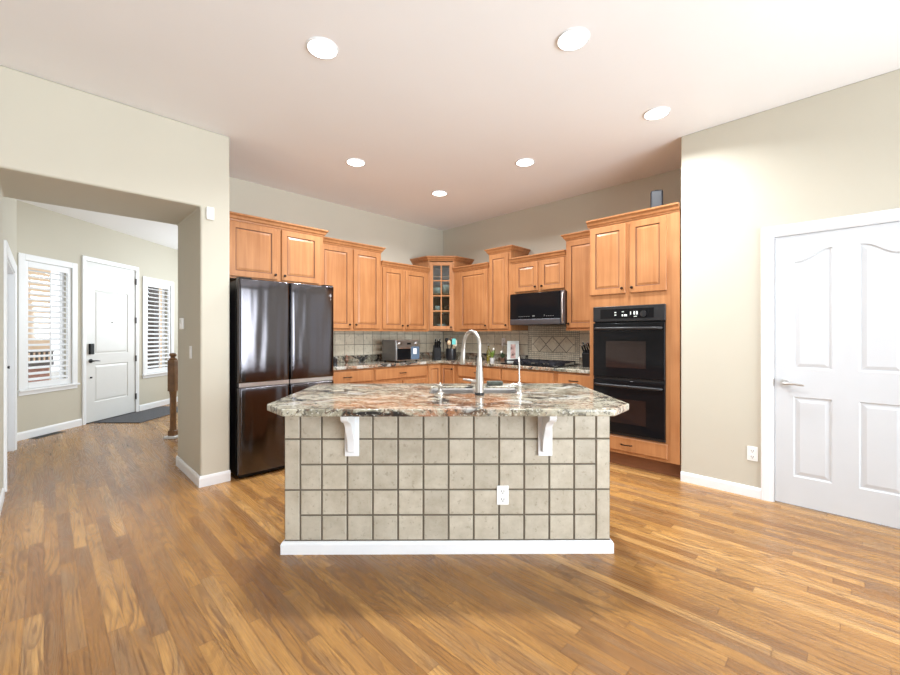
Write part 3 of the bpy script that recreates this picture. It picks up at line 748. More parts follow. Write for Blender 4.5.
# glass door cabinet contents
def cup(name, label, x, y, z, r0, h, mat, cat='cup'):
    bm = bmesh.new(); lathe(bm, [(0, 0), (r0 * 0.6, 0), (r0 * 0.95, h * 0.3), (r0, h), (r0 * 0.93, h), (r0 * 0.87, h * 0.3), (0, h * 0.08)], (x, y, z), n=18)
    tag(obj(name, bm, mat, None, smooth='auto'), label, cat, 'dishes behind the glass door')
c0 = cx0
cup('mixing_bowl', 'white bowl behind the glass door, left on the middle shelf', c0.x + 0.13, c0.y + 0.25, 1.962, 0.085, 0.11, PORC, 'bowl')
cup('serving_bowl', 'white footed bowl behind the glass door, right on the middle shelf', c0.x + 0.28, c0.y + 0.22, 1.962, 0.07, 0.15, PORC, 'bowl')
cup('dark_mug', 'dark mug behind the glass door on the low shelf', c0.x + 0.27, c0.y + 0.22, 1.682, 0.045, 0.10, BROWN)
cup('white_mug', 'white mug behind the glass door on the low shelf', c0.x + 0.13, c0.y + 0.22, 1.682, 0.045, 0.10, PORC)
cup('stacked_bowl', 'pale bowl behind the glass door on the cabinet floor', c0.x + 0.2, c0.y + 0.25, 1.404, 0.08, 0.09, PORC, 'bowl')

# oven tower: hollow around the oven
TW = 1.995 - 1.132
t = thing('oven_cabinet', 'tall maple cabinet tower that houses the black double oven', 'cabinet', ab(4.09, 1.995), -R45)
tower = t
ox0, ox1, oz0, oz1 = 1.995 - 1.944, 1.995 - 1.246, 0.319, 1.61
bm = bmesh.new()
dp = 0.778
B(bm, 0.0006, ox0 + 0.004, 0, dp, 0.135, 2.446); B(bm, ox1 - 0.004, TW - 0.0006, 0, dp, 0.135, 2.446)
B(bm, ox0 + 0.004, ox1 - 0.004, 0, dp, 0.135, oz0 + 0.004); B(bm, ox0 + 0.004, ox1 - 0.004, 0, dp, oz1 - 0.004, 2.446)
obj('body', bm, MAPLE, t)
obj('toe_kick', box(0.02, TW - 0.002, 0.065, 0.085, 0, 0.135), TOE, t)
obj('crown_moulding', sweep([(-0.020, 0), (TW - 0.002, 0)], CROWN, 2.45), MAPLE, t)
obj('top_panel', box(0.0006, TW - 0.002, 0, dp, 2.4465, 2.50), MAPLE, t)
add_door(t, 0.012, 0.378, 1.735, 2.43, 'R'); add_door(t, 0.418, 0.754, 1.735, 2.43, 'L')
add_drawer(t, 0.02, 0.762, 0.165, 0.305)
obj('filler_strip', box(0.785, TW - 0.001, -0.004, -0.0004, 0.14, 2.445), MAPLE, t)
# double oven
t = thing('double_oven', 'built in black double wall oven in the maple tower', 'oven', ab(4.09, 1.944), -R45)
OW = ox1 - ox0; e = 0.008
bm = bmesh.new(); B(bm, e, OW - e, 0.001, 0.55, oz0 + 0.008, oz1 - 0.008); obj('housing', bm, BLACKP, t)
p = obj('control_panel', box(0, OW, -0.03, -0.0005, 1.455, oz1), BLACKE, t, bevel=0.006)
obj('display_glass', box(0.08, OW - 0.10, -0.0325, -0.0305, 1.485, 1.58), BLACKG, p)
for (x, z, ww, hh) in ((0.235, 1.545, .018, .008), (0.235, 1.52, .018, .008), (0.31, 1.55, .022, .006), (0.305, 1.515, .01, .02), (0.335, 1.515, .03, .018), (0.385, 1.535, .008, .03), (0.42, 1.535, .014, .032), (0.445, 1.535, .014, .032), (0.43, 1.502, .03, .005)):
    obj('display_digit', box(x - ww / 2, x + ww / 2, -0.0332, -0.0327, z - hh / 2, z + hh / 2), LCD, p)
bm = bmesh.new(); tube(bm, [(0.505, -0.0327, 1.525), (0.505, -0.042, 1.525)], 0.03, 20); obj('dial', bm, BLACKE, p, smooth='auto')
def oven_door(z0, z1, hz):
    d = obj('oven_door', box(0.003, OW - 0.003, -0.035, -0.001, z0, z1), BLACKG, t, bevel=0.005)
    obj('window', box(0.14, OW - 0.17, -0.037, -0.0352, z0 + 0.10, z1 - 0.18), OVENWIN, d)
    bm = bmesh.new(); tube(bm, [(0.03, -0.036, hz), (0.045, -0.06, hz), (0.09, -0.072, hz), (OW / 2, -0.078, hz), (OW - 0.09, -0.072, hz), (OW - 0.045, -0.06, hz), (OW - 0.03, -0.036, hz)], 0.014, 12)
    obj('handle', bm, BLACKE, d, smooth='auto')
oven_door(0.895, 1.440, 1.385); oven_door(0.345, 0.865, 0.815)
obj('vent_strip', box(0.003, OW - 0.003, -0.02, -0.001, 0.868, 0.892), BLACKM, t)
obj('bottom_trim', box(0.003, OW - 0.003, -0.02, -0.001, oz0, 0.342), BLACKM, t)

# base cabinets
def basecab(label, run, s0, s1, face, wall, fronts, doors=None):
    t = thing('base_cabinet', label, 'cabinet', ab(s0, face) if run == 'L' else ab(face, s0), R45 if run == 'L' else -R45, 'maple base cabinets')
    wd = abs(s1 - s0); dp = abs(wall - face) - 0.001
    obj('body', box(0.0006, wd - 0.0006, 0, dp, 0.11, 0.899), MAPLE, t)
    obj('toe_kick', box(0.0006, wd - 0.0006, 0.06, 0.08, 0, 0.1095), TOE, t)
    for f in fronts: add_drawer(t, *f)
    for f in (doors or []): add_door(t, f[0], f[1], 0.13, 0.70, f[2], low=False)
    return t
basecab('maple base cabinet right beside the fridge', 'L', 2.21, 2.99, 4.38, 5.04, [(0.015, 0.765, 0.735, 0.88)], [(0.015, 0.38, 'R'), (0.40, 0.765, 'L')])
basecab('maple base cabinet under the toaster oven', 'L', 2.99, 3.905, 4.38, 5.04, [(0.018, 0.90, 0.735, 0.88)], [(0.018, 0.45, 'R'), (0.47, 0.90, 'L')])
basecab('maple base cabinet between the corner and the cooktop', 'R', 4.055, 3.24, 4.19, 4.87, [(0.045, 0.80, 0.735, 0.88)], [(0.045, 0.41, 'R'), (0.435, 0.80, 'L')])
basecab('maple base cabinet below the cooktop', 'R', 3.24, 2.45, 4.19, 4.87, [(0.012, 0.76, 0.735, 0.88, False)], [(0.012, 0.375, 'R'), (0.397, 0.76, 'L')])
basecab('narrow maple base cabinet left of the oven tower', 'R', 2.45, 1.997, 4.19, 4.87, [(0.03, 0.425, 0.735, 0.88)], [(0.03, 0.425, 'L')])
# corner base with folding door, world-oriented via a/b frame (rot 45: x=a, y=b)
t = thing('corner_base_cabinet', 'L shaped maple corner base cabinet with folding door', 'cabinet', (0, 0, 0), R45, 'maple base cabinets')
bm = bmesh.new(); prism(bm, [(3.906, 4.38), (4.19, 4.38), (4.19, 4.056), (4.869, 4.056), (4.869, 5.039), (3.906, 5.039)], 0.11, 0.899); obj('body', bm, MAPLE, t)
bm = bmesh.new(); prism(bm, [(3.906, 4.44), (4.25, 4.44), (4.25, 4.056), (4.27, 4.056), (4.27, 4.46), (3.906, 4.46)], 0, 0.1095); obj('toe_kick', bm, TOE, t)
bm = bmesh.new(); rdoor(bm, 3.925, 4.168, 0.13, 0.88, 4.38 - 0.02, 0.05); obj('door', bm, [MAPLE, GLAZE], t)
bm = bmesh.new(); rdoor(bm, -4.358, -4.10, 0.13, 0.88, 4.19 - 0.02, 0.05)
bmesh.ops.transform(bm, matrix=Matrix.Rotation(-math.pi / 2, 4, 'Z'), verts=bm.verts[:])
d = obj('door', bm, [MAPLE, GLAZE], t)
bm = bmesh.new(); tube(bm, [(4.1698, 4.125, 0.83), (4.162, 4.125, 0.83), (4.155, 4.125, 0.83), (4.146, 4.125, 0.83)], [0.009, 0.007, 0.014, 0.008], 12); obj('knob', bm, BRONZE, d, smooth='auto')

# counters
CT0, CT1 = 0.90, 0.94
ctop = thing('countertop', 'speckled granite countertop along both kitchen walls', 'countertop', (0, 0, 0), R45)
obj('slab', slab([(2.205, 4.35), (4.16, 4.35), (4.16, 1.998), (4.868, 1.998), (4.868, 5.038), (2.205, 5.038)], [], CT0, CT1), GRANITE, ctop, bevel=0.008, seg=3)
bm = bmesh.new(); B(bm, 2.205, 4.848, 5.016, 5.038, CT1 + .0005, 1.03); obj('granite_splash', bm, GRANITE, ctop, bevel=0.002)
bm = bmesh.new(); B(bm, 4.846, 4.868, 3.30, 5.015, CT1 + .0005, 1.03); obj('granite_splash', bm, GRANITE, ctop, bevel=0.002)
bm = bmesh.new(); B(bm, 4.846, 4.868, 1.998, 2.505, CT1 + .0005, 1.03); obj('granite_splash', bm, GRANITE, ctop, bevel=0.002)

# tile backsplashes. local frame: x along run, y depth; tiles sit in front of grout sheet
def tiles(bm, x0, x1, z0, z1, p, yf, th=0.006, g=0.004, xs0=None, zs0=None):
    x = xs0 if xs0 is not None else x0
    while x < x1 - 0.004:
        z = zs0 if zs0 is not None else z0
        while z < z1 - 0.004:
            a, b, c, d = max(x, x0) + g / 2, min(x + p, x1) - g / 2, max(z, z0) + g / 2, min(z + p, z1) - g / 2
            if b - a > 0.006 and d - c > 0.006: B(bm, a, b, yf, yf + th, c, d)
            z += p
        x += p
bsl = thing('tile_backsplash', 'beige square tile backsplash on the left wall above the granite', 'backsplash', ab(0, 5.04), R45)
obj('grout_bed', box(2.2, 4.85, -0.006, -0.0006, 1.031, 1.383), GROUTL, bsl)
bm = bmesh.new(); tiles(bm, 2.2, 4.854, 1.031, 1.383, 0.152, -0.010, 0.0038, 0.007); obj('tiles', bm, TILEB, bsl)
bsr = thing('tile_backsplash', 'beige tile backsplash with diamond inset above the cooktop', 'backsplash', ab(4.87, 0), -R45)
# local x = -b
obj('grout_bed', box(-5.02, -1.998, -0.006, -0.0006, 0.9412, 1.383), GROUTL, bsr)
obj('grout_bed', box(-3.30, -2.485, -0.006, -0.0006, 1.3832, 1.45), GROUTL, bsr)
bm = bmesh.new(); tiles(bm, -5.015, -3.292, 1.031, 1.383, 0.152, -0.010, 0.0038, 0.007, xs0=-5.015 - 0.1); obj('tiles', bm, TILEB, bsr); bm = bmesh.new(); tiles(bm, -2.512, -2.0, 1.031, 1.383, 0.152, -0.010, 0.0038, 0.007)
obj('tiles', bm, TILEB, bsr)
cz = 1.192; ix0, ix1 = -3.289, -2.514; q = (ix1 - ix0) / 29; cxm = [-3.106, -2.9015, -2.697]; hd = 0.100
fx0, fx1 = ix0 + 2 * q, ix1 - 2 * q; fz0, fz1 = cz - 4 * q, cz + 4 * q; iz0 = fz0 - 5 * q
bm = bmesh.new()
for i in range(29):
    for j in range(19):
        x = ix0 + i * q; z = iz0 + j * q
        if 2 <= i < 27 and 5 <= j < 13: continue
        B(bm, x + 0.0025, x + q - 0.0025, -0.010, -0.0062, max(z + 0.0025, 0.9425), min(z + q - 0.0025, 1.446))
obj('mosaic_border', bm, TILEB, bsr)
def poly_y(bm, pts, y0, y1):
    a = [bm.verts.new((x, y0, z)) for x, z in pts]; b = [bm.verts.new((x, y1, z)) for x, z in pts]; n = len(pts)
    bm.faces.new(a); bm.faces.new(b[::-1])
    for i in range(n): bm.faces.new((a[i], a[(i + 1) % n], b[(i + 1) % n], b[i]))
bm = bmesh.new()
for c in cxm: poly_y(bm, [(c - hd + 0.002, cz), (c, cz - hd + 0.002), (c + hd - 0.002, cz), (c, cz + hd - 0.002)], -0.0105, -0.0062)
g = 0.007
for sgn in (-1, 1):
    zt = cz + sgn * (4 * q - 0.003)
    for i in range(2):
        c0_, c1_ = cxm[i], cxm[i + 1]; m = (c0_ + c1_) / 2
        poly_y(bm, [(c0_ + g, zt), (c1_ - g, zt), (m, cz + sgn * (0.004 + g))], -0.0100, -0.0062)
    poly_y(bm, [(fx0 + 0.004, zt), (cxm[0] - g, zt), (max(fx0 + 0.004, cxm[0] - hd), cz + sgn * g), (fx0 + 0.004, cz + sgn * 0.003)], -0.0100, -0.0062)
    poly_y(bm, [(fx1 - 0.004, zt), (cxm[2] + g, zt), (min(fx1 - 0.004, cxm[2] + hd), cz + sgn * g), (fx1 - 0.004, cz + sgn * 0.003)], -0.0100, -0.0062)
obj('diamond_tiles', bm, TILEB, bsr)
outlet('wall_outlet', 'white outlet on the tile backsplash left of the picture frame', ab(4.859, 3.725, 1.215), -R45)

# ------------------------------------------------------------------ microwave
t = thing('microwave', 'black and stainless over the range microwave above the cooktop', 'microwave', ab(4.40, 3.253), -R45)
MW = 0.795; z0, z1 = 1.452, 1.853
obj('body', box(0, MW, 0.02, 0.385, z0, z1), BLACKP, t, bevel=0.004)
obj('door', box(0.0, MW - 0.055, -0.02, 0.019, z0 + 0.075, z1), BLACKG, t, bevel=0.006)
obj('lower_trim', box(0.0, MW - 0.055, -0.02, 0.019, z0, z0 + 0.072), DKSTEEL, t, bevel=0.006)
obj('side_trim', box(MW - 0.052, MW, -0.015, 0.019, z0, z1), DKSTEEL, t, bevel=0.005)
bm = bmesh.new(); tube(bm, [(MW - 0.016, -0.016, z1 - 0.02), (MW - 0.016, -0.035, z1 - 0.035), (MW - 0.016, -0.038, (z0 + z1) / 2), (MW - 0.016, -0.035, z0 + 0.035), (MW - 0.016, -0.016, z0 + 0.02)], 0.011, 12)
obj('handle', bm, STEEL, t, smooth='auto')
GP = plain('grey_print', (0.16, 0.16, 0.16), 0.5)
for a0, a1, h in [(0.14 + k * 0.03, 0.155 + k * 0.03, 0.006) for k in range(6)] + [(0.35, 0.385, 0.014), (0.52, 0.526, 0.022)] + [(0.55 + k * 0.03, 0.565 + k * 0.03, 0.006) for k in range(4)]:
    obj('control_mark', box(a0, a1, -0.0212, -0.0203, z0 + 0.102, z0 + 0.102 + h), GP, t)

# ------------------------------------------------------------------ cooktop
t = thing('gas_cooktop', 'black five burner gas cooktop set in the granite counter', 'cooktop', ab(4.22, 3.29, CT1), -R45)
CW, CD = 0.83, 0.50
obj('pan', box(0, CW, 0, CD, 0.0006, 0.016), BLACKG, t, bevel=0.006)
burn = [(0.155, 0.15), (0.155, 0.37), (0.415, 0.27), (0.675, 0.15), (0.675, 0.37)]
for (x, y) in burn:
    bm = bmesh.new(); lathe(bm, [(0, 0.016), (0.05, 0.016), (0.05, 0.024), (0.038, 0.028), (0.038, 0.034), (0, 0.036)], (x, y, 0), n=20); obj('burner', bm, IRON, t, smooth='auto')
for gx0, gx1 in ((0.02, 0.29), (0.295, 0.535), (0.54, 0.81)):
    bm = bmesh.new(); zz = 0.048; k = 0.012
    for y in (0.075 if gx0 < .3 or gx0 > .5 else 0.075, 0.47): B(bm, gx0, gx1, y, y + k, zz - 0.008, zz + 0.006)
    for xx in (gx0, gx1 - k): B(bm, xx, xx + k, 0.075, 0.482, zz - 0.008, zz + 0.006)
    B(bm, gx0, gx1, 0.265, 0.277, zz - 0.006, zz + 0.006); mxx = (gx0 + gx1) / 2; B(bm, mxx - k / 2, mxx + k / 2, 0.085, 0.47, zz - 0.006, zz + 0.006)
    for xx in (gx0, gx1 - k):
        for y in (0.075, 0.47): B(bm, xx, xx + k, y, y + k, 0.016, zz)
    obj('grate', bm, IRON, t)
for k in range(5):
    x = 0.20 + k * 0.115; bm = bmesh.new(); lathe(bm, [(0, 0.016), (0.019, 0.016), (0.019, 0.022), (0.015, 0.04), (0, 0.041)], (x, 0.04, 0), n=16); kb = obj('knob', bm, BLACKP, t, smooth='auto')
    bm = bmesh.new(); B(bm, x - 0.002, x + 0.002, 0.022, 0.045, 0.0412, 0.044); obj('pointer', bm, CHROME, kb)

# ------------------------------------------------------------------ refrigerator
t = thing('refrigerator', 'black stainless four door refrigerator between the wall end and maple cabinets', 'refrigerator', ab(1.238, 3.92), R45)
FW = 0.953; FH = 1.835
obj('body', box(0.006, FW - 0.006, 0.085, 0.90, 0.03, FH - 0.012), BLACKM, t, bevel=0.004)
def fdoor(x0, x1, z0, z1, name, nx=30, nz=10):
    bm = bmesh.new(); th = 0.075; rx = 0.028; V = []
    def prof(tx, L, r):
        d = min(tx, L - tx)
        return 0.0 if d >= r else r - math.sqrt(max(0, r * r - (r - d) ** 2))
    xs = [x0] + [x0 + rx * (1 - math.cos(math.pi / 2 * k / 6)) for k in range(1, 6)] + [x0 + rx + (x1 - x0 - 2 * rx) * k / nx for k in range(nx + 1)] + [x1 - rx * (1 - math.cos(math.pi / 2 * k / 6)) for k in range(5, 0, -1)] + [x1]
    rz = 0.012
    zs = [z0, z0 + rz * .15, z0 + rz * .5, z0 + rz] + [z0 + rz + (z1 - z0 - 2 * rz) * k / nz for k in range(1, nz)] + [z1 - rz, z1 - rz * .5, z1 - rz * .15, z1]
    for z in zs:
        row = []
        for x in xs:
            u = (x - x0) / (x1 - x0)
            y = prof(x - x0, x1 - x0, rx) + prof(z - z0, z1 - z0, rz) * 0.8 - 0.010 * (1 - (2 * u - 1) ** 2) + 0.012
            row.append(bm.verts.new((x, min(y, th - 0.002), z)))
        V.append(row)
    for a, b in zip(V, V[1:]):
        for i in range(len(a) - 1): bm.faces.new((a[i], a[i + 1], b[i + 1], b[i]))
    border = V[0][:] + [r[-1] for r in V[1:]] + V[-1][-2::-1] + [r[0] for r in V[-2:0:-1]]
    back = [bm.verts.new((v.co.x, th, v.co.z)) for v in border]; n = len(border)
    for i in range(n): bm.faces.new((border[i], border[(i + 1) % n], back[(i + 1) % n], back[i]))
    bm.faces.new(back[::-1])
    return obj(name, bm, FRIDGE, t, smooth='auto')
mF = 0.476
dl = fdoor(0.0, mF - 0.002, 0.882, FH, 'door'); dr = fdoor(mF + 0.002, FW, 0.882, FH, 'door')
fdoor(0.0, mF - 0.002, 0.05, 0.838, 'lower_door'); fdoor(mF + 0.002, FW, 0.05, 0.838, 'lower_door')
obj('handle_recess', box(0.012, mF - 0.006, 0.035, 0.084, 0.842, 0.879), STEEL, t); obj('handle_recess', box(mF + 0.006, FW - 0.012, 0.035, 0.084, 0.842, 0.879), STEEL, t)
obj('kick_grille', box(0.02, FW - 0.02, 0.06, 0.084, 0.012, 0.046), BLACKP, t)
obj('hinge_cover', box(0.01, 0.12, 0.03, 0.14, FH + 0.0005, FH + 0.012), BLACKP, t); obj('hinge_cover', box(FW - 0.12, FW - 0.01, 0.03, 0.14, FH + 0.0005, FH + 0.012), BLACKP, t)
bm = bmesh.new()
for x in (0.08, FW - 0.08):
    for y in (0.12, 0.8): lathe(bm, [(0.02, 0), (0.02, 0.032)], (x, y, 0), n=10)
obj('feet', bm, BLACKP, t)
# round badge and letters
bm = bmesh.new(); tube(bm, [(0.895, 0.0155, 1.735), (0.895, 0.008, 1.735)], 0.020, 24)
bd = obj('badge', bm, plain('badge_grey', (0.35, 0.33, 0.34), 0.3, 0.6), dr)
def text_mesh(name, body, size, loc, parent, mat, ext=0.0006):
    c = bpy.data.curves.new(name, 'FONT'); c.body = body; c.size = size; c.extrude = ext; c.align_x = 'CENTER'; c.align_y = 'CENTER'
    o = bpy.data.objects.new(name, c); me = bpy.data.meshes.new_from_object(o); bpy.data.objects.remove(o)
    o = bpy.data.objects.new(name, me); sc.collection.objects.link(o); me.materials.append(mat)
    o.rotation_euler = (math.radians(90), 0, 0); o.location = loc; o.parent = parent; return o
text_mesh('badge_letters', 'LG', 0.020, (0.895, 0.0070, 1.735), bd, CHROME)
text_mesh('badge_letters', 'LG', 0.026, (0.895, 0.0088, 1.696), dr, CHROME)

# ------------------------------------------------------------------ island (rotated by a hair)
IR = math.radians(0.4)
isl = thing('kitchen_island', 'kitchen island clad in square beige tiles with white corbels and base', 'island', (0, 2.462, 0), IR)
ix0, ix1, IY = -1.003, 0.975, 0.70
bm = bmesh.new(); tt = 0.02
B(bm, ix0 + 0.006, ix1 - 0.006, 0.012, 0.012 + tt, 0, 0.899); B(bm, ix0 + 0.006, ix1 - 0.006, IY - tt, IY, 0.10, 0.899)
B(bm, ix0 + 0.006, ix0 + 0.006 + tt, 0.012 + tt, IY - tt, 0, 0.899); B(bm, ix1 - 0.006 - tt, ix1 - 0.006, 0.012 + tt, IY - tt, 0, 0.899)
obj('body', bm, MAPLE, isl)
obj('grout_bed', box(ix0 + 0.002, ix1 - 0.002, 0.004, 0.0118, 0.0, 0.8985), GROUT, isl)
bm = bmesh.new()
xu = [284.9, 300.6, 322.0, 347.4, 372.9, 398, 423.3, 448.5, 473.6, 499, 524.1, 549.3, 574.2, 596.3, 610.6]
xs = [(u - 450) / 406 * 2.462 for u in xu]; xs[0] = ix0; xs[-1] = ix1
zs = [0.0, 0.075, 0.229, 0.382, 0.536, 0.690, 0.843, 0.8985]
def rtile(bm, a, b, c, d, y0=-0.002, y1=0.0038, r=0.003):
    lp0 = [bm.verts.new((x, y1, z)) for x, z in ((a, c), (b, c), (b, d), (a, d))]
    lp1 = [bm.verts.new((x, y0 + r * 0.7, z)) for x, z in ((a, c), (b, c), (b, d), (a, d))]
    lp2 = [bm.verts.new((x, y0, z)) for x, z in ((a + r, c + r), (b - r, c + r), (b - r, d - r), (a + r, d - r))]
    for p, q in ((lp0, lp1), (lp1, lp2)):
        for i in range(4): bm.faces.new((p[i], p[(i + 1) % 4], q[(i + 1) % 4], q[i]))
    bm.faces.new(lp2); bm.faces.new(lp0[::-1])
g = 0.0055
for i in range(len(xs) - 1):
    if i in (0, len(xs) - 2): cells = [(0.0, 0.075), (0.075, 0.382), (0.382, 0.690), (0.690, 0.8985)]
    else: cells = list(zip(zs, zs[1:]))
    for c, d in cells: rtile(bm, xs[i] + g, xs[i + 1] - g, c + g, d - g)
o = obj('tiles', bm, TILE, isl)
# side cladding
bm = bmesh.new(); n5 = 5
for side in (0, 1):
    for j, (c, d) in enumerate(zip(zs, zs[1:])):
        for k in range(5):
            y0, y1 = 0.006 + k * 0.139 + g, 0.006 + (k + 1) * 0.139 - g
            if side == 0: B(bm, ix0, ix0 + 0.0055, y0, y1, c + g, d - g)
            else: B(bm, ix1 - 0.0055, ix1, y0, y1, c + g, d - g)
obj('side_tiles', bm, TILE, isl)
obj('base_trim', sweep([(ix0, IY), (ix0, -0.0025), (ix1, -0.0025), (ix1, IY)], [(0, 0), (0.015, 0), (0.015, 0.058), (0.010, 0.070), (0.005, 0.0755), (0, 0.0755)], 0.0), WHITE, isl)
def corbel(x):
    bm = bmesh.new(); B(bm, x - 0.043, x + 0.043, -0.018, -0.0025, 0.59, 0.8995)
    c = obj('corbel', bm, WHITE, isl, bevel=0.004)
    bm = bmesh.new()
    pts = [(-0.0185, 0.62), (-0.026, 0.615), (-0.036, 0.622), (-0.040, 0.640), (-0.042, 0.665), (-0.052, 0.70), (-0.075, 0.735), (-0.095, 0.76), (-0.098, 0.775), (-0.110, 0.795), (-0.135, 0.815), (-0.165, 0.825), (-0.190, 0.835), (-0.202, 0.850), (-0.205, 0.87), (-0.205, 0.899), (-0.0185, 0.899)]
    prism_x(bm, pts, x - 0.021, x + 0.021)
    obj('scroll_bracket', bm, WHITE, c, bevel=0.003)
    obj('cap_plate', box(x - 0.040, x + 0.040, -0.225, -0.0186, 0.878, 0.8993), WHITE, c, bevel=0.003)
corbel(-0.591); corbel(0.575)
outlet('', '', (0.319, -0.0022, 0.350), 0, 'outlet', parent=isl)

ict = thing('island_countertop', 'veined cream and rust granite slab on top of the island', 'countertop', (0, 2.462, 0), IR)
fy = 2.085 - 2.462; byy = 3.19 - 2.462
SX0, SX1, SY0, SY1 = -0.13, 0.49, 2.645 - 2.462, 3.01 - 2.462
smx = 0.185
out = [(-0.865, fy), (0.850, fy), (0.996, fy + 0.165), (1.004, byy), (-1.03, byy), (-1.015, fy + 0.165)]
h1 = [(SX0, SY0), (smx - 0.015, SY0), (smx - 0.015, SY1), (SX0, SY1)]; h2 = [(smx + 0.015, SY0), (SX1, SY0), (SX1, SY1), (smx + 0.015, SY1)]
obj('slab', slab(out, [[(SX0, SY0), (SX1, SY0), (SX1, SY1), (SX0, SY1)]], CT0, CT1), GRANITE, ict, bevel=0.009, seg=3)
t = thing('kitchen_sink', 'stainless double bowl sink set in the island top', 'sink', (0, 2.462, 0), IR)
bm = bmesh.new()
def bowl(bm, x0, x1, y0, y1, zt, dp, r=0.03, th=0.004):
    lo = [(x0 + r, y0 + r), (x1 - r, y0 + r), (x1 - r, y1 - r), (x0 + r, y1 - r)]
    rings = []
    for (px, zz) in ((0, zt), (0.004, zt - 0.01), (0.008, zt - dp + 0.03), (0.03, zt - dp)):
        rings.append([bm.verts.new((x, y, zz)) for x, y in ((x0 + px, y0 + px), (x1 - px, y0 + px), (x1 - px, y1 - px), (x0 + px, y1 - px))])
    for a, b in zip(rings, rings[1:]):
        for i in range(4): bm.faces.new((a[i], a[(i + 1) % 4], b[(i + 1) % 4], b[i]))
    bm.faces.new(rings[-1])
bowl(bm, SX0 + .001, smx - 0.012, SY0 + .001, SY1 - .001, 0.925, 0.2); obj('bowl', bm, STEEL, t)
bm = bmesh.new(); bowl(bm, smx + 0.012, SX1 - .001, SY0 + .001, SY1 - .001, 0.925, 0.2); obj('bowl', bm, STEEL, t)
obj('divider', box(smx - 0.0115, smx + 0.0115, SY0 + .002, SY1 - .002, 0.90, 0.926), STEEL, t, bevel=0.004)
for x in ((SX0 + smx) / 2, (SX1 + smx) / 2):
    bm = bmesh.new(); lathe(bm, [(0, 0), (0.04, 0), (0.04, 0.004), (0.03, 0.002), (0, 0.002)], (x, (SY0 + SY1) / 2, 0.7255), n=20); obj('drain', bm, CHROME, t, smooth='auto')
# sponge on back rim
bm = bmesh.new(); B(bm, 0.28, 0.40, 3.055, 3.12, CT1 + 0.0005, CT1 + 0.03)
tag(obj('sponge', bm, plain('dark_sponge', (0.07, 0.075, 0.06), 0.95, var=0.3, scale=60), bevel=0.008, seg=3), 'dark scrubbing sponge on the granite behind the sink', 'sponge')

FX, FY = 0.187, 2.575
t = thing('faucet', 'tall brushed nickel gooseneck faucet at the centre of the island', 'faucet', (FX, FY, CT1))
bm = bmesh.new(); lathe(bm, [(0.030, 0.0005), (0.030, 0.014), (0.026, 0.016)], n=24); obj('base_ring', bm, BLACKM, t, smooth='auto')
bm = bmesh.new(); lathe(bm, [(0.026, 0.0165), (0.0255, 0.10), (0.021, 0.16), (0.0155, 0.24)], n=24); obj('body', bm, NICKEL, t, smooth='auto')
bm = bmesh.new(); pts = [(0, 0, 0.235), (0, 0, 0.30)]
dirx, diry = -0.093, 0.17
for k in range(0, 13):
    th = math.pi * k / 12; pts.append((dirx * (1 - math.cos(th)) / 2, diry * (1 - math.cos(th)) / 2, 0.315 + 0.088 * math.sin(th)))
pts.append((dirx * 1.03, diry * 1.03, 0.285))
tube(bm, pts, 0.0125, 14); obj('gooseneck', bm, NICKEL, t, smooth='auto')
bm = bmesh.new(); tube(bm, [(dirx * 1.03, diry * 1.03, 0.284), (dirx * 1.06, diry * 1.06, 0.24), (dirx * 1.10, diry * 1.1, 0.19), (dirx * 1.105, diry * 1.105, 0.182)], [0.0150, 0.016, 0.0205, 0.0185], 16); obj('spray_head', bm, NICKEL, t, smooth='auto')
bm = bmesh.new(); tube(bm, [(-0.020, 0, 0.085), (-0.05, 0, 0.085), (-0.052, 0, 0.085)], [0.013, 0.013, 0.011], 14); tube(bm, [(-0.045, 0, 0.09), (-0.075, 0.0, 0.095), (-0.105, 0.0, 0.10)], [0.009, 0.008, 0.006], 10); obj('handle', bm, NICKEL, t, smooth='auto')
t = thing('soap_dispenser', 'short nickel soap dispenser left of the faucet', 'soap dispenser', (-0.063, 2.585, CT1))
bm = bmesh.new(); lathe(bm, [(0.024, 0.0005), (0.024, 0.01), (0.013, 0.022), (0.012, 0.045), (0.015, 0.05), (0.015, 0.062), (0.006, 0.066), (0.005, 0.078), (0, 0.08)], n=20); obj('body', bm, NICKEL, t, smooth='auto')
bm = bmesh.new(); tube(bm, [(0, 0, 0.056), (-0.03, 0.03, 0.060), (-0.055, 0.055, 0.052)], [0.008, 0.006, 0.005], 10); obj('spout', bm, NICKEL, t, smooth='auto')
t = thing('filtered_water_tap', 'slim bright metal filtered water tap right of the faucet', 'tap', (0.444, 2.60, CT1))
bm = bmesh.new(); lathe(bm, [(0.022, 0.0005), (0.022, 0.008), (0.015, 0.016), (0.015, 0.05), (0.017, 0.055), (0.015, 0.072), (0.007, 0.08)], n=20); obj('body', bm, CHROME2, t, smooth='auto')
bm = bmesh.new(); pts = [(0, 0, 0.078), (-0.001, 0, 0.15)]
for k in range(0, 11):
    th = math.pi * 0.95 * k / 10; pts.append((0.018 * (1 - math.cos(th)) / 2, 0.13 * (1 - math.cos(th)) / 2, 0.18 + 0.055 * math.sin(th)))
tube(bm, pts, 0.0045, 10); obj('gooseneck', bm, CHROME2, t, smooth='auto')
bm = bmesh.new(); tube(bm, [(-0.013, 0, 0.060), (-0.04, 0.0, 0.066), (-0.065, 0, 0.050), (-0.074, 0, 0.034)], [0.008, 0.007, 0.006, 0.005], 10); obj('lever', bm, CHROME2, t, smooth='auto')

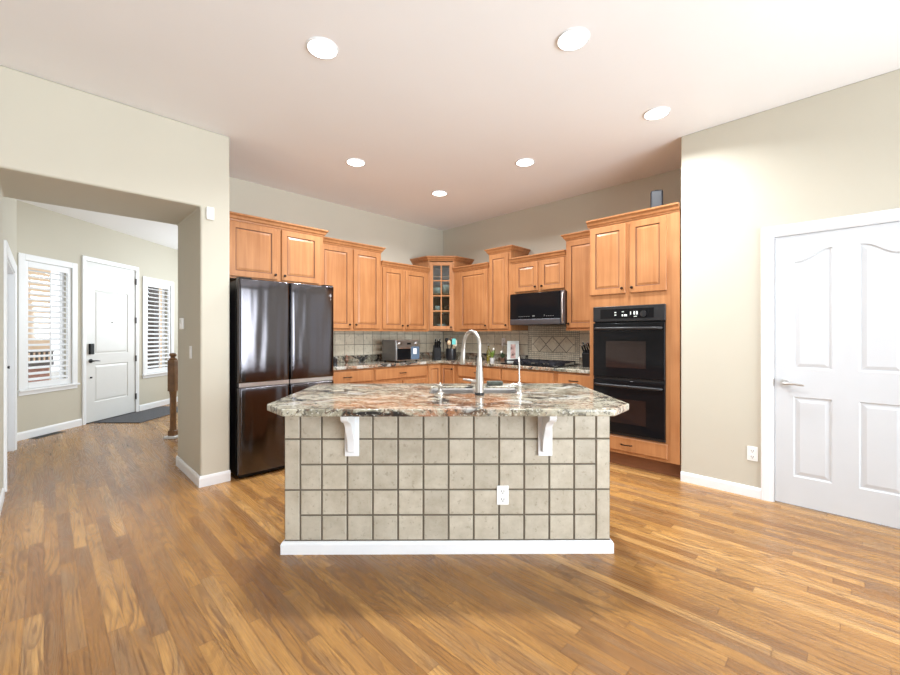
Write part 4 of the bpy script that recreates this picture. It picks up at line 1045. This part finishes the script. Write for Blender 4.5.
# ------------------------------------------------------------------ items on the back counter
t = thing('toaster_oven', 'grey metal toaster oven with two knobs on the left counter', 'toaster oven', ab(3.405, 4.45, CT1), R45)
TWd, TH, TD = 0.43, 0.31, 0.33
obj('shell', box(0, TWd, 0.012, TD, 0.02, TH), TOASTER, t, bevel=0.012, seg=3)
obj('front_frame', box(0.006, TWd - 0.006, 0.0, 0.0115, 0.024, TH - 0.006), STEEL, t, bevel=0.003)
dd = obj('glass_door', box(0.02, 0.25, -0.012, -0.0005, 0.035, 0.205), BLACKG, t, bevel=0.004)
bm = bmesh.new(); tube(bm, [(0.03, -0.012, 0.198), (0.03, -0.03, 0.198), (0.24, -0.03, 0.198), (0.24, -0.012, 0.198)], 0.006, 8); obj('handle', bm, STEEL, dd)
pn = obj('control_panel', box(0.265, 0.415, -0.008, -0.0005, 0.035, 0.215), GREYPANEL, t, bevel=0.004)
obj('display', box(0.30, 0.36, -0.0095, -0.0083, 0.11, 0.19), LCDB, pn)
for x in (0.065, 0.365):
    bm = bmesh.new(); tube(bm, [(x, -0.0005, 0.258), (x, -0.022, 0.258)], [0.021, 0.018], 18); obj('knob', bm, CHROME, t, smooth='auto')
obj('badge', box(0.19, 0.26, -0.004, -0.0005, 0.245, 0.272), BLACKP, t, bevel=0.003)
for x in (0.03, TWd - 0.03):
    for y in (0.04, TD - 0.04):
        bm = bmesh.new(); lathe(bm, [(0.014, 0.0005), (0.016, 0.02)], (x, y, 0), n=12); obj('foot', bm, BLACKP, t)

def knife_block(label, X, Y, rz, sc_=1.0, n=3):
    t = thing('knife_block', label, 'knife block', (X, Y, CT1), rz)
    bm = bmesh.new()
    prism_x(bm, [(-0.07 * sc_, 0.0005), (0.07 * sc_, 0.0005), (0.07 * sc_, 0.10 * sc_), (-0.02 * sc_, 0.22 * sc_), (-0.09 * sc_, 0.17 * sc_)], -0.05 * sc_, 0.05 * sc_)
    obj('block', bm, BLACKP, t, bevel=0.004)
    for i in range(n):
        for j in range(2):
            x = (-0.032 + i * 0.032) * sc_; y = (-0.07 + j * 0.04) * sc_; z = (0.19 + j * 0.028) * sc_; L = (0.085 + 0.02 * ((i + j) % 2)) * sc_
            bm = bmesh.new(); tube(bm, [(x, y, z), (x, y - L * 0.25, z + L * 0.4), (x, y - L * 0.6, z + L * 0.85)], [0.008, 0.010, 0.009], 8); k = obj('knife_handle', bm, BLACKP, t, smooth='auto')
            bm = bmesh.new(); lathe(bm, [(0.004, 0), (0.004, 0.003)], (x, y - L * 0.62, z + L * 0.88), n=8); obj('rivet_cap', bm, CHROME, k)
knife_block('black knife block standing in the corner left of the utensil crock', -0.205, 6.17, 0.25, 1.05)
knife_block('small black knife block beside the oven tower', ab(4.57, 2.24).x, ab(4.57, 2.24).y, -0.8, 0.95)
t = thing('utensil_crock', 'black crock of cooking utensils in the back corner', 'utensil holder', (0.015, 6.2, CT1))
bm = bmesh.new(); lathe(bm, [(0, 0.0005), (0.075, 0.0005), (0.08, 0.02), (0.08, 0.175), (0.073, 0.175), (0.073, 0.02), (0, 0.012)], n=24); obj('pot', bm, BLACKE, t, smooth='auto')
def utensil(label, name, mat, x0, y0, x1, y1, L, head, hm):
    u = thing(name, label, 'utensil', (0.015, 6.2, CT1), 0, 'utensils in the corner crock')
    bm = bmesh.new(); tube(bm, [(x0, y0, 0.03), (x1, y1, L)], 0.006, 8); obj('handle', bm, mat, u)
    bm = bmesh.new()
    if head == 'flat': B(bm, x1 - 0.028, x1 + 0.028, y1 - 0.003, y1 + 0.003, L + 0.001, L + 0.09)
    else: lathe(bm, [(0, 0), (0.02, 0.01), (0.03, 0.04), (0.022, 0.07), (0, 0.08)], (x1, y1, L + 0.001), n=14)
    obj('head', bm, hm, u, bevel=0.0)
utensil('teal spatula standing in the corner crock', 'spatula', BEIGEW, 0.0, 0.0, 0.045, -0.02, 0.235, 'flat', TEAL)
utensil('pale wooden spoon standing in the corner crock', 'wooden_spoon', BEIGEW, -0.01, 0.01, -0.03, -0.03, 0.22, 'spoon', BEIGEW)
utensil('black ladle leaning left in the corner crock', 'ladle', BLACKP, -0.02, 0.0, -0.065, 0.01, 0.26, 'spoon', BLACKP)
utensil('beige spatula at the right of the corner crock', 'spatula', BEIGEW, 0.02, 0.02, 0.062, 0.035, 0.21, 'flat', plain('cream_silicone', (0.7, 0.62, 0.48), 0.5))
utensil('dark spoon at the back of the corner crock', 'spoon', BLACKP, 0.0, 0.03, 0.01, 0.055, 0.27, 'spoon', BROWN)

P = ab(4.60, 3.80)
t = thing('oil_bottle', 'slim glass oil bottle with pourer behind the faucet', 'bottle', (P.x, P.y, CT1))
bm = bmesh.new(); lathe(bm, [(0, 0.0005), (0.03, 0.0005), (0.033, 0.01), (0.033, 0.13), (0.014, 0.17), (0.012, 0.22), (0.015, 0.225)], n=18); obj('bottle', bm, BOTTLE, t, smooth='auto')
bm = bmesh.new(); lathe(bm, [(0, 0.004), (0.028, 0.004), (0.028, 0.09), (0, 0.09)], n=16); obj('oil', bm, plain('olive_oil', (0.45, 0.42, 0.08), 0.2), t, smooth='auto')
bm = bmesh.new(); tube(bm, [(0, 0, 0.224), (0, 0, 0.25), (-0.012, 0, 0.285)], [0.012, 0.005, 0.003], 8); obj('pourer', bm, CHROME, t, smooth='auto')
def leaf_plant(name, label, p, r, h, nl, mat, flower=False, potm=PORC):
    t = thing(name, label, 'plant', (p.x, p.y, CT1))
    bm = bmesh.new(); lathe(bm, [(0, 0.0005), (0.03, 0.0005), (0.038, 0.05), (0.034, 0.05), (0, 0.04)], n=16); obj('pot', bm, potm, t, smooth='auto')
    bm = bmesh.new(); rnd = random.Random(len(label))
    for k in range(nl):
        a = rnd.uniform(0, 6.28); l = rnd.uniform(0.6, 1) * r; zt = 0.05 + rnd.uniform(0.3, 1) * h
        b0 = Vector((0, 0, 0.042)); b2 = Vector((math.cos(a) * l, math.sin(a) * l, zt)); b1 = (b0 + b2) / 2 + Vector((0, 0, 0.02))
        sd = Vector((-math.sin(a), math.cos(a), 0)) * 0.009
        v = [bm.verts.new(b0), bm.verts.new(b1 + sd), bm.verts.new(b2), bm.verts.new(b1 - sd), bm.verts.new(b1 + Vector((0, 0, 0.006)))]
        for i in range(4): bm.faces.new((v[i], v[(i + 1) % 4], v[4]))
        bm.faces.new((v[3], v[2], v[1], v[0]))
    obj('leaves', bm, mat, t)
    if flower:
        bm = bmesh.new()
        for k in range(flower):
            a = rnd.uniform(0, 6.28); c = (math.cos(a) * 0.02, math.sin(a) * 0.02, 0.05 + h * rnd.uniform(0.85, 1.15))
            lathe(bm, [(0, -0.012), (0.014, 0), (0.010, 0.012), (0, 0.014)], c, n=8)
            tube(bm, [(0, 0, 0.04), c], 0.0015, 5)
        obj('flowers', bm, PETAL, t)
leaf_plant('potted_plant', 'small yellow green leafy plant beside the oil bottle', ab(4.56, 3.70), 0.06, 0.12, 44, GREEN, 2)
leaf_plant('potted_plant', 'dark leafy plant with white blooms left of the picture frame', ab(4.62, 3.56), 0.065, 0.09, 44, DKGREEN, 3, BROWN)
# charger plugged into the outlet
t = thing('charger_plug', 'white plug with hanging cord in the backsplash outlet', 'charger', ab(4.8495, 3.715, 1.19), -R45)
obj('plug', box(-0.018, 0.018, -0.035, -0.0005, -0.02, 0.02), PLASTIC, t, bevel=0.004)
bm = bmesh.new(); tube(bm, [(0, -0.03, -0.02), (0.005, -0.032, -0.1), (0.012, -0.03, -0.18), (0.02, -0.035, -0.235), (0.05, -0.05, -0.2455)], 0.003, 6); obj('cord', bm, PLASTIC, t)
# picture frame
P = ab(4.655, 3.405)
t = thing('picture_frame', 'white picture frame with a narrow portrait photo left of the cooktop', 'picture frame', (P.x, P.y, CT1 + 0.003), -0.2)
t.rotation_euler = (math.radians(-7), 0, -0.2)
fw, fh, fb = 0.165, 0.295, 0.048
bm = bmesh.new(); B(bm, -fw / 2, fw / 2, 0, 0.015, 0.001, fb); B(bm, -fw / 2, fw / 2, 0, 0.015, fh - fb, fh); B(bm, -fw / 2, -fw / 2 + fb, 0, 0.015, fb, fh - fb); B(bm, fw / 2 - fb, fw / 2, 0, 0.015, fb, fh - fb)
obj('frame', bm, plain('frame_white', (0.72, 0.78, 0.76), 0.4), t)
n = N('portrait_print'); f = n.noise(n.map(n.obj(), (14, 1, 9)), 1.6, 3)
n.set(n.ramp(f, [(0.35, (0.10, 0.07, 0.06)), (0.48, (0.55, 0.33, 0.30)), (0.6, (0.75, 0.55, 0.50))]), 0.3)
obj('photo', box(-fw / 2 + fb, fw / 2 - fb, 0.006, 0.010, fb, fh - fb), n.m, t)
bm = bmesh.new(); prism_x(bm, [(0.016, 0.20), (0.016, 0.19), (0.085, 0.014), (0.09, 0.018)], -0.012, 0.012); obj('easel_back', bm, BROWN, t)

# small things by the fridge
P = ab(2.52, 4.52)
t = thing('grinder', 'dark round grinder on the counter right beside the fridge', 'grinder', (P.x, P.y, CT1))
bm = bmesh.new(); lathe(bm, [(0, 0.0005), (0.032, 0.0005), (0.034, 0.015), (0.026, 0.04), (0.036, 0.065), (0.034, 0.09), (0.012, 0.10), (0.010, 0.11), (0, 0.112)], n=20); obj('body', bm, BLACKE, t, smooth='auto')
P = ab(2.70, 4.55)
t = thing('rooster_figurine', 'small brown rooster figurine on the left counter', 'figurine', (P.x, P.y, CT1))
bm = bmesh.new(); lathe(bm, [(0, 0.0005), (0.028, 0.0005), (0.026, 0.008), (0.010, 0.02), (0.022, 0.04), (0.030, 0.06), (0.022, 0.08), (0.012, 0.098), (0.014, 0.108), (0.008, 0.12), (0, 0.123)], n=14); obj('body', bm, BROWN, t, smooth='auto')
bm = bmesh.new()
for k in range(4): tube(bm, [(-0.015, 0, 0.05), (-0.035, 0.004 * k - 0.006, 0.085 + 0.006 * k), (-0.045 - 0.002 * k, 0.004 * k - 0.006, 0.065 + 0.014 * k)], [0.007, 0.006, 0.002], 6)
obj('tail', bm, BLACKP, t)
bm = bmesh.new(); tube(bm, [(0.010, 0, 0.112), (0.024, 0, 0.108)], [0.005, 0.001], 6); tube(bm, [(-0.006, 0, 0.118), (0, 0, 0.130), (0.006, 0, 0.120)], [0.003, 0.004, 0.002], 6); obj('comb_and_beak', bm, plain('comb_red', (0.4, 0.08, 0.05), 0.5), t)
P = ab(3.07, 4.82)
t = thing('tree_figurine', 'small dark branching figurine against the granite splash left of the toaster oven', 'figurine', (P.x, P.y, CT1))
bm = bmesh.new(); lathe(bm, [(0, 0.0005), (0.022, 0.0005), (0.018, 0.008), (0.005, 0.012), (0, 0.013)], n=12); tube(bm, [(0, 0, 0.01), (0.002, 0, 0.055)], [0.006, 0.005], 8)
for s in (-1, 1): tube(bm, [(0.002, 0, 0.052), (s * 0.018, 0, 0.075), (s * 0.035, 0, 0.092)], [0.005, 0.006, 0.011], 8)
tube(bm, [(0.002, 0, 0.052), (0, 0, 0.085)], [0.005, 0.008], 8)
obj('branches', bm, BLACKE, t)

# speaker on the oven tower
P = ab(4.30, 1.40)
t = thing('wireless_speaker', 'dark grey upright speaker on top of the oven tower', 'speaker', (P.x, P.y, 2.5003), -R45 * 0.55)
bm = bmesh.new(); B(bm, -0.055, 0.055, -0.05, 0.05, 0.0, 0.245); obj('shell', bm, GREYBLUE, t, bevel=0.016, seg=4)
bm = bmesh.new(); tube(bm, [(-0.02, 0, 0.2455), (-0.015, 0, 0.256), (0.015, 0, 0.256), (0.02, 0, 0.2455)], 0.004, 8); obj('loop', bm, BLACKM, t)
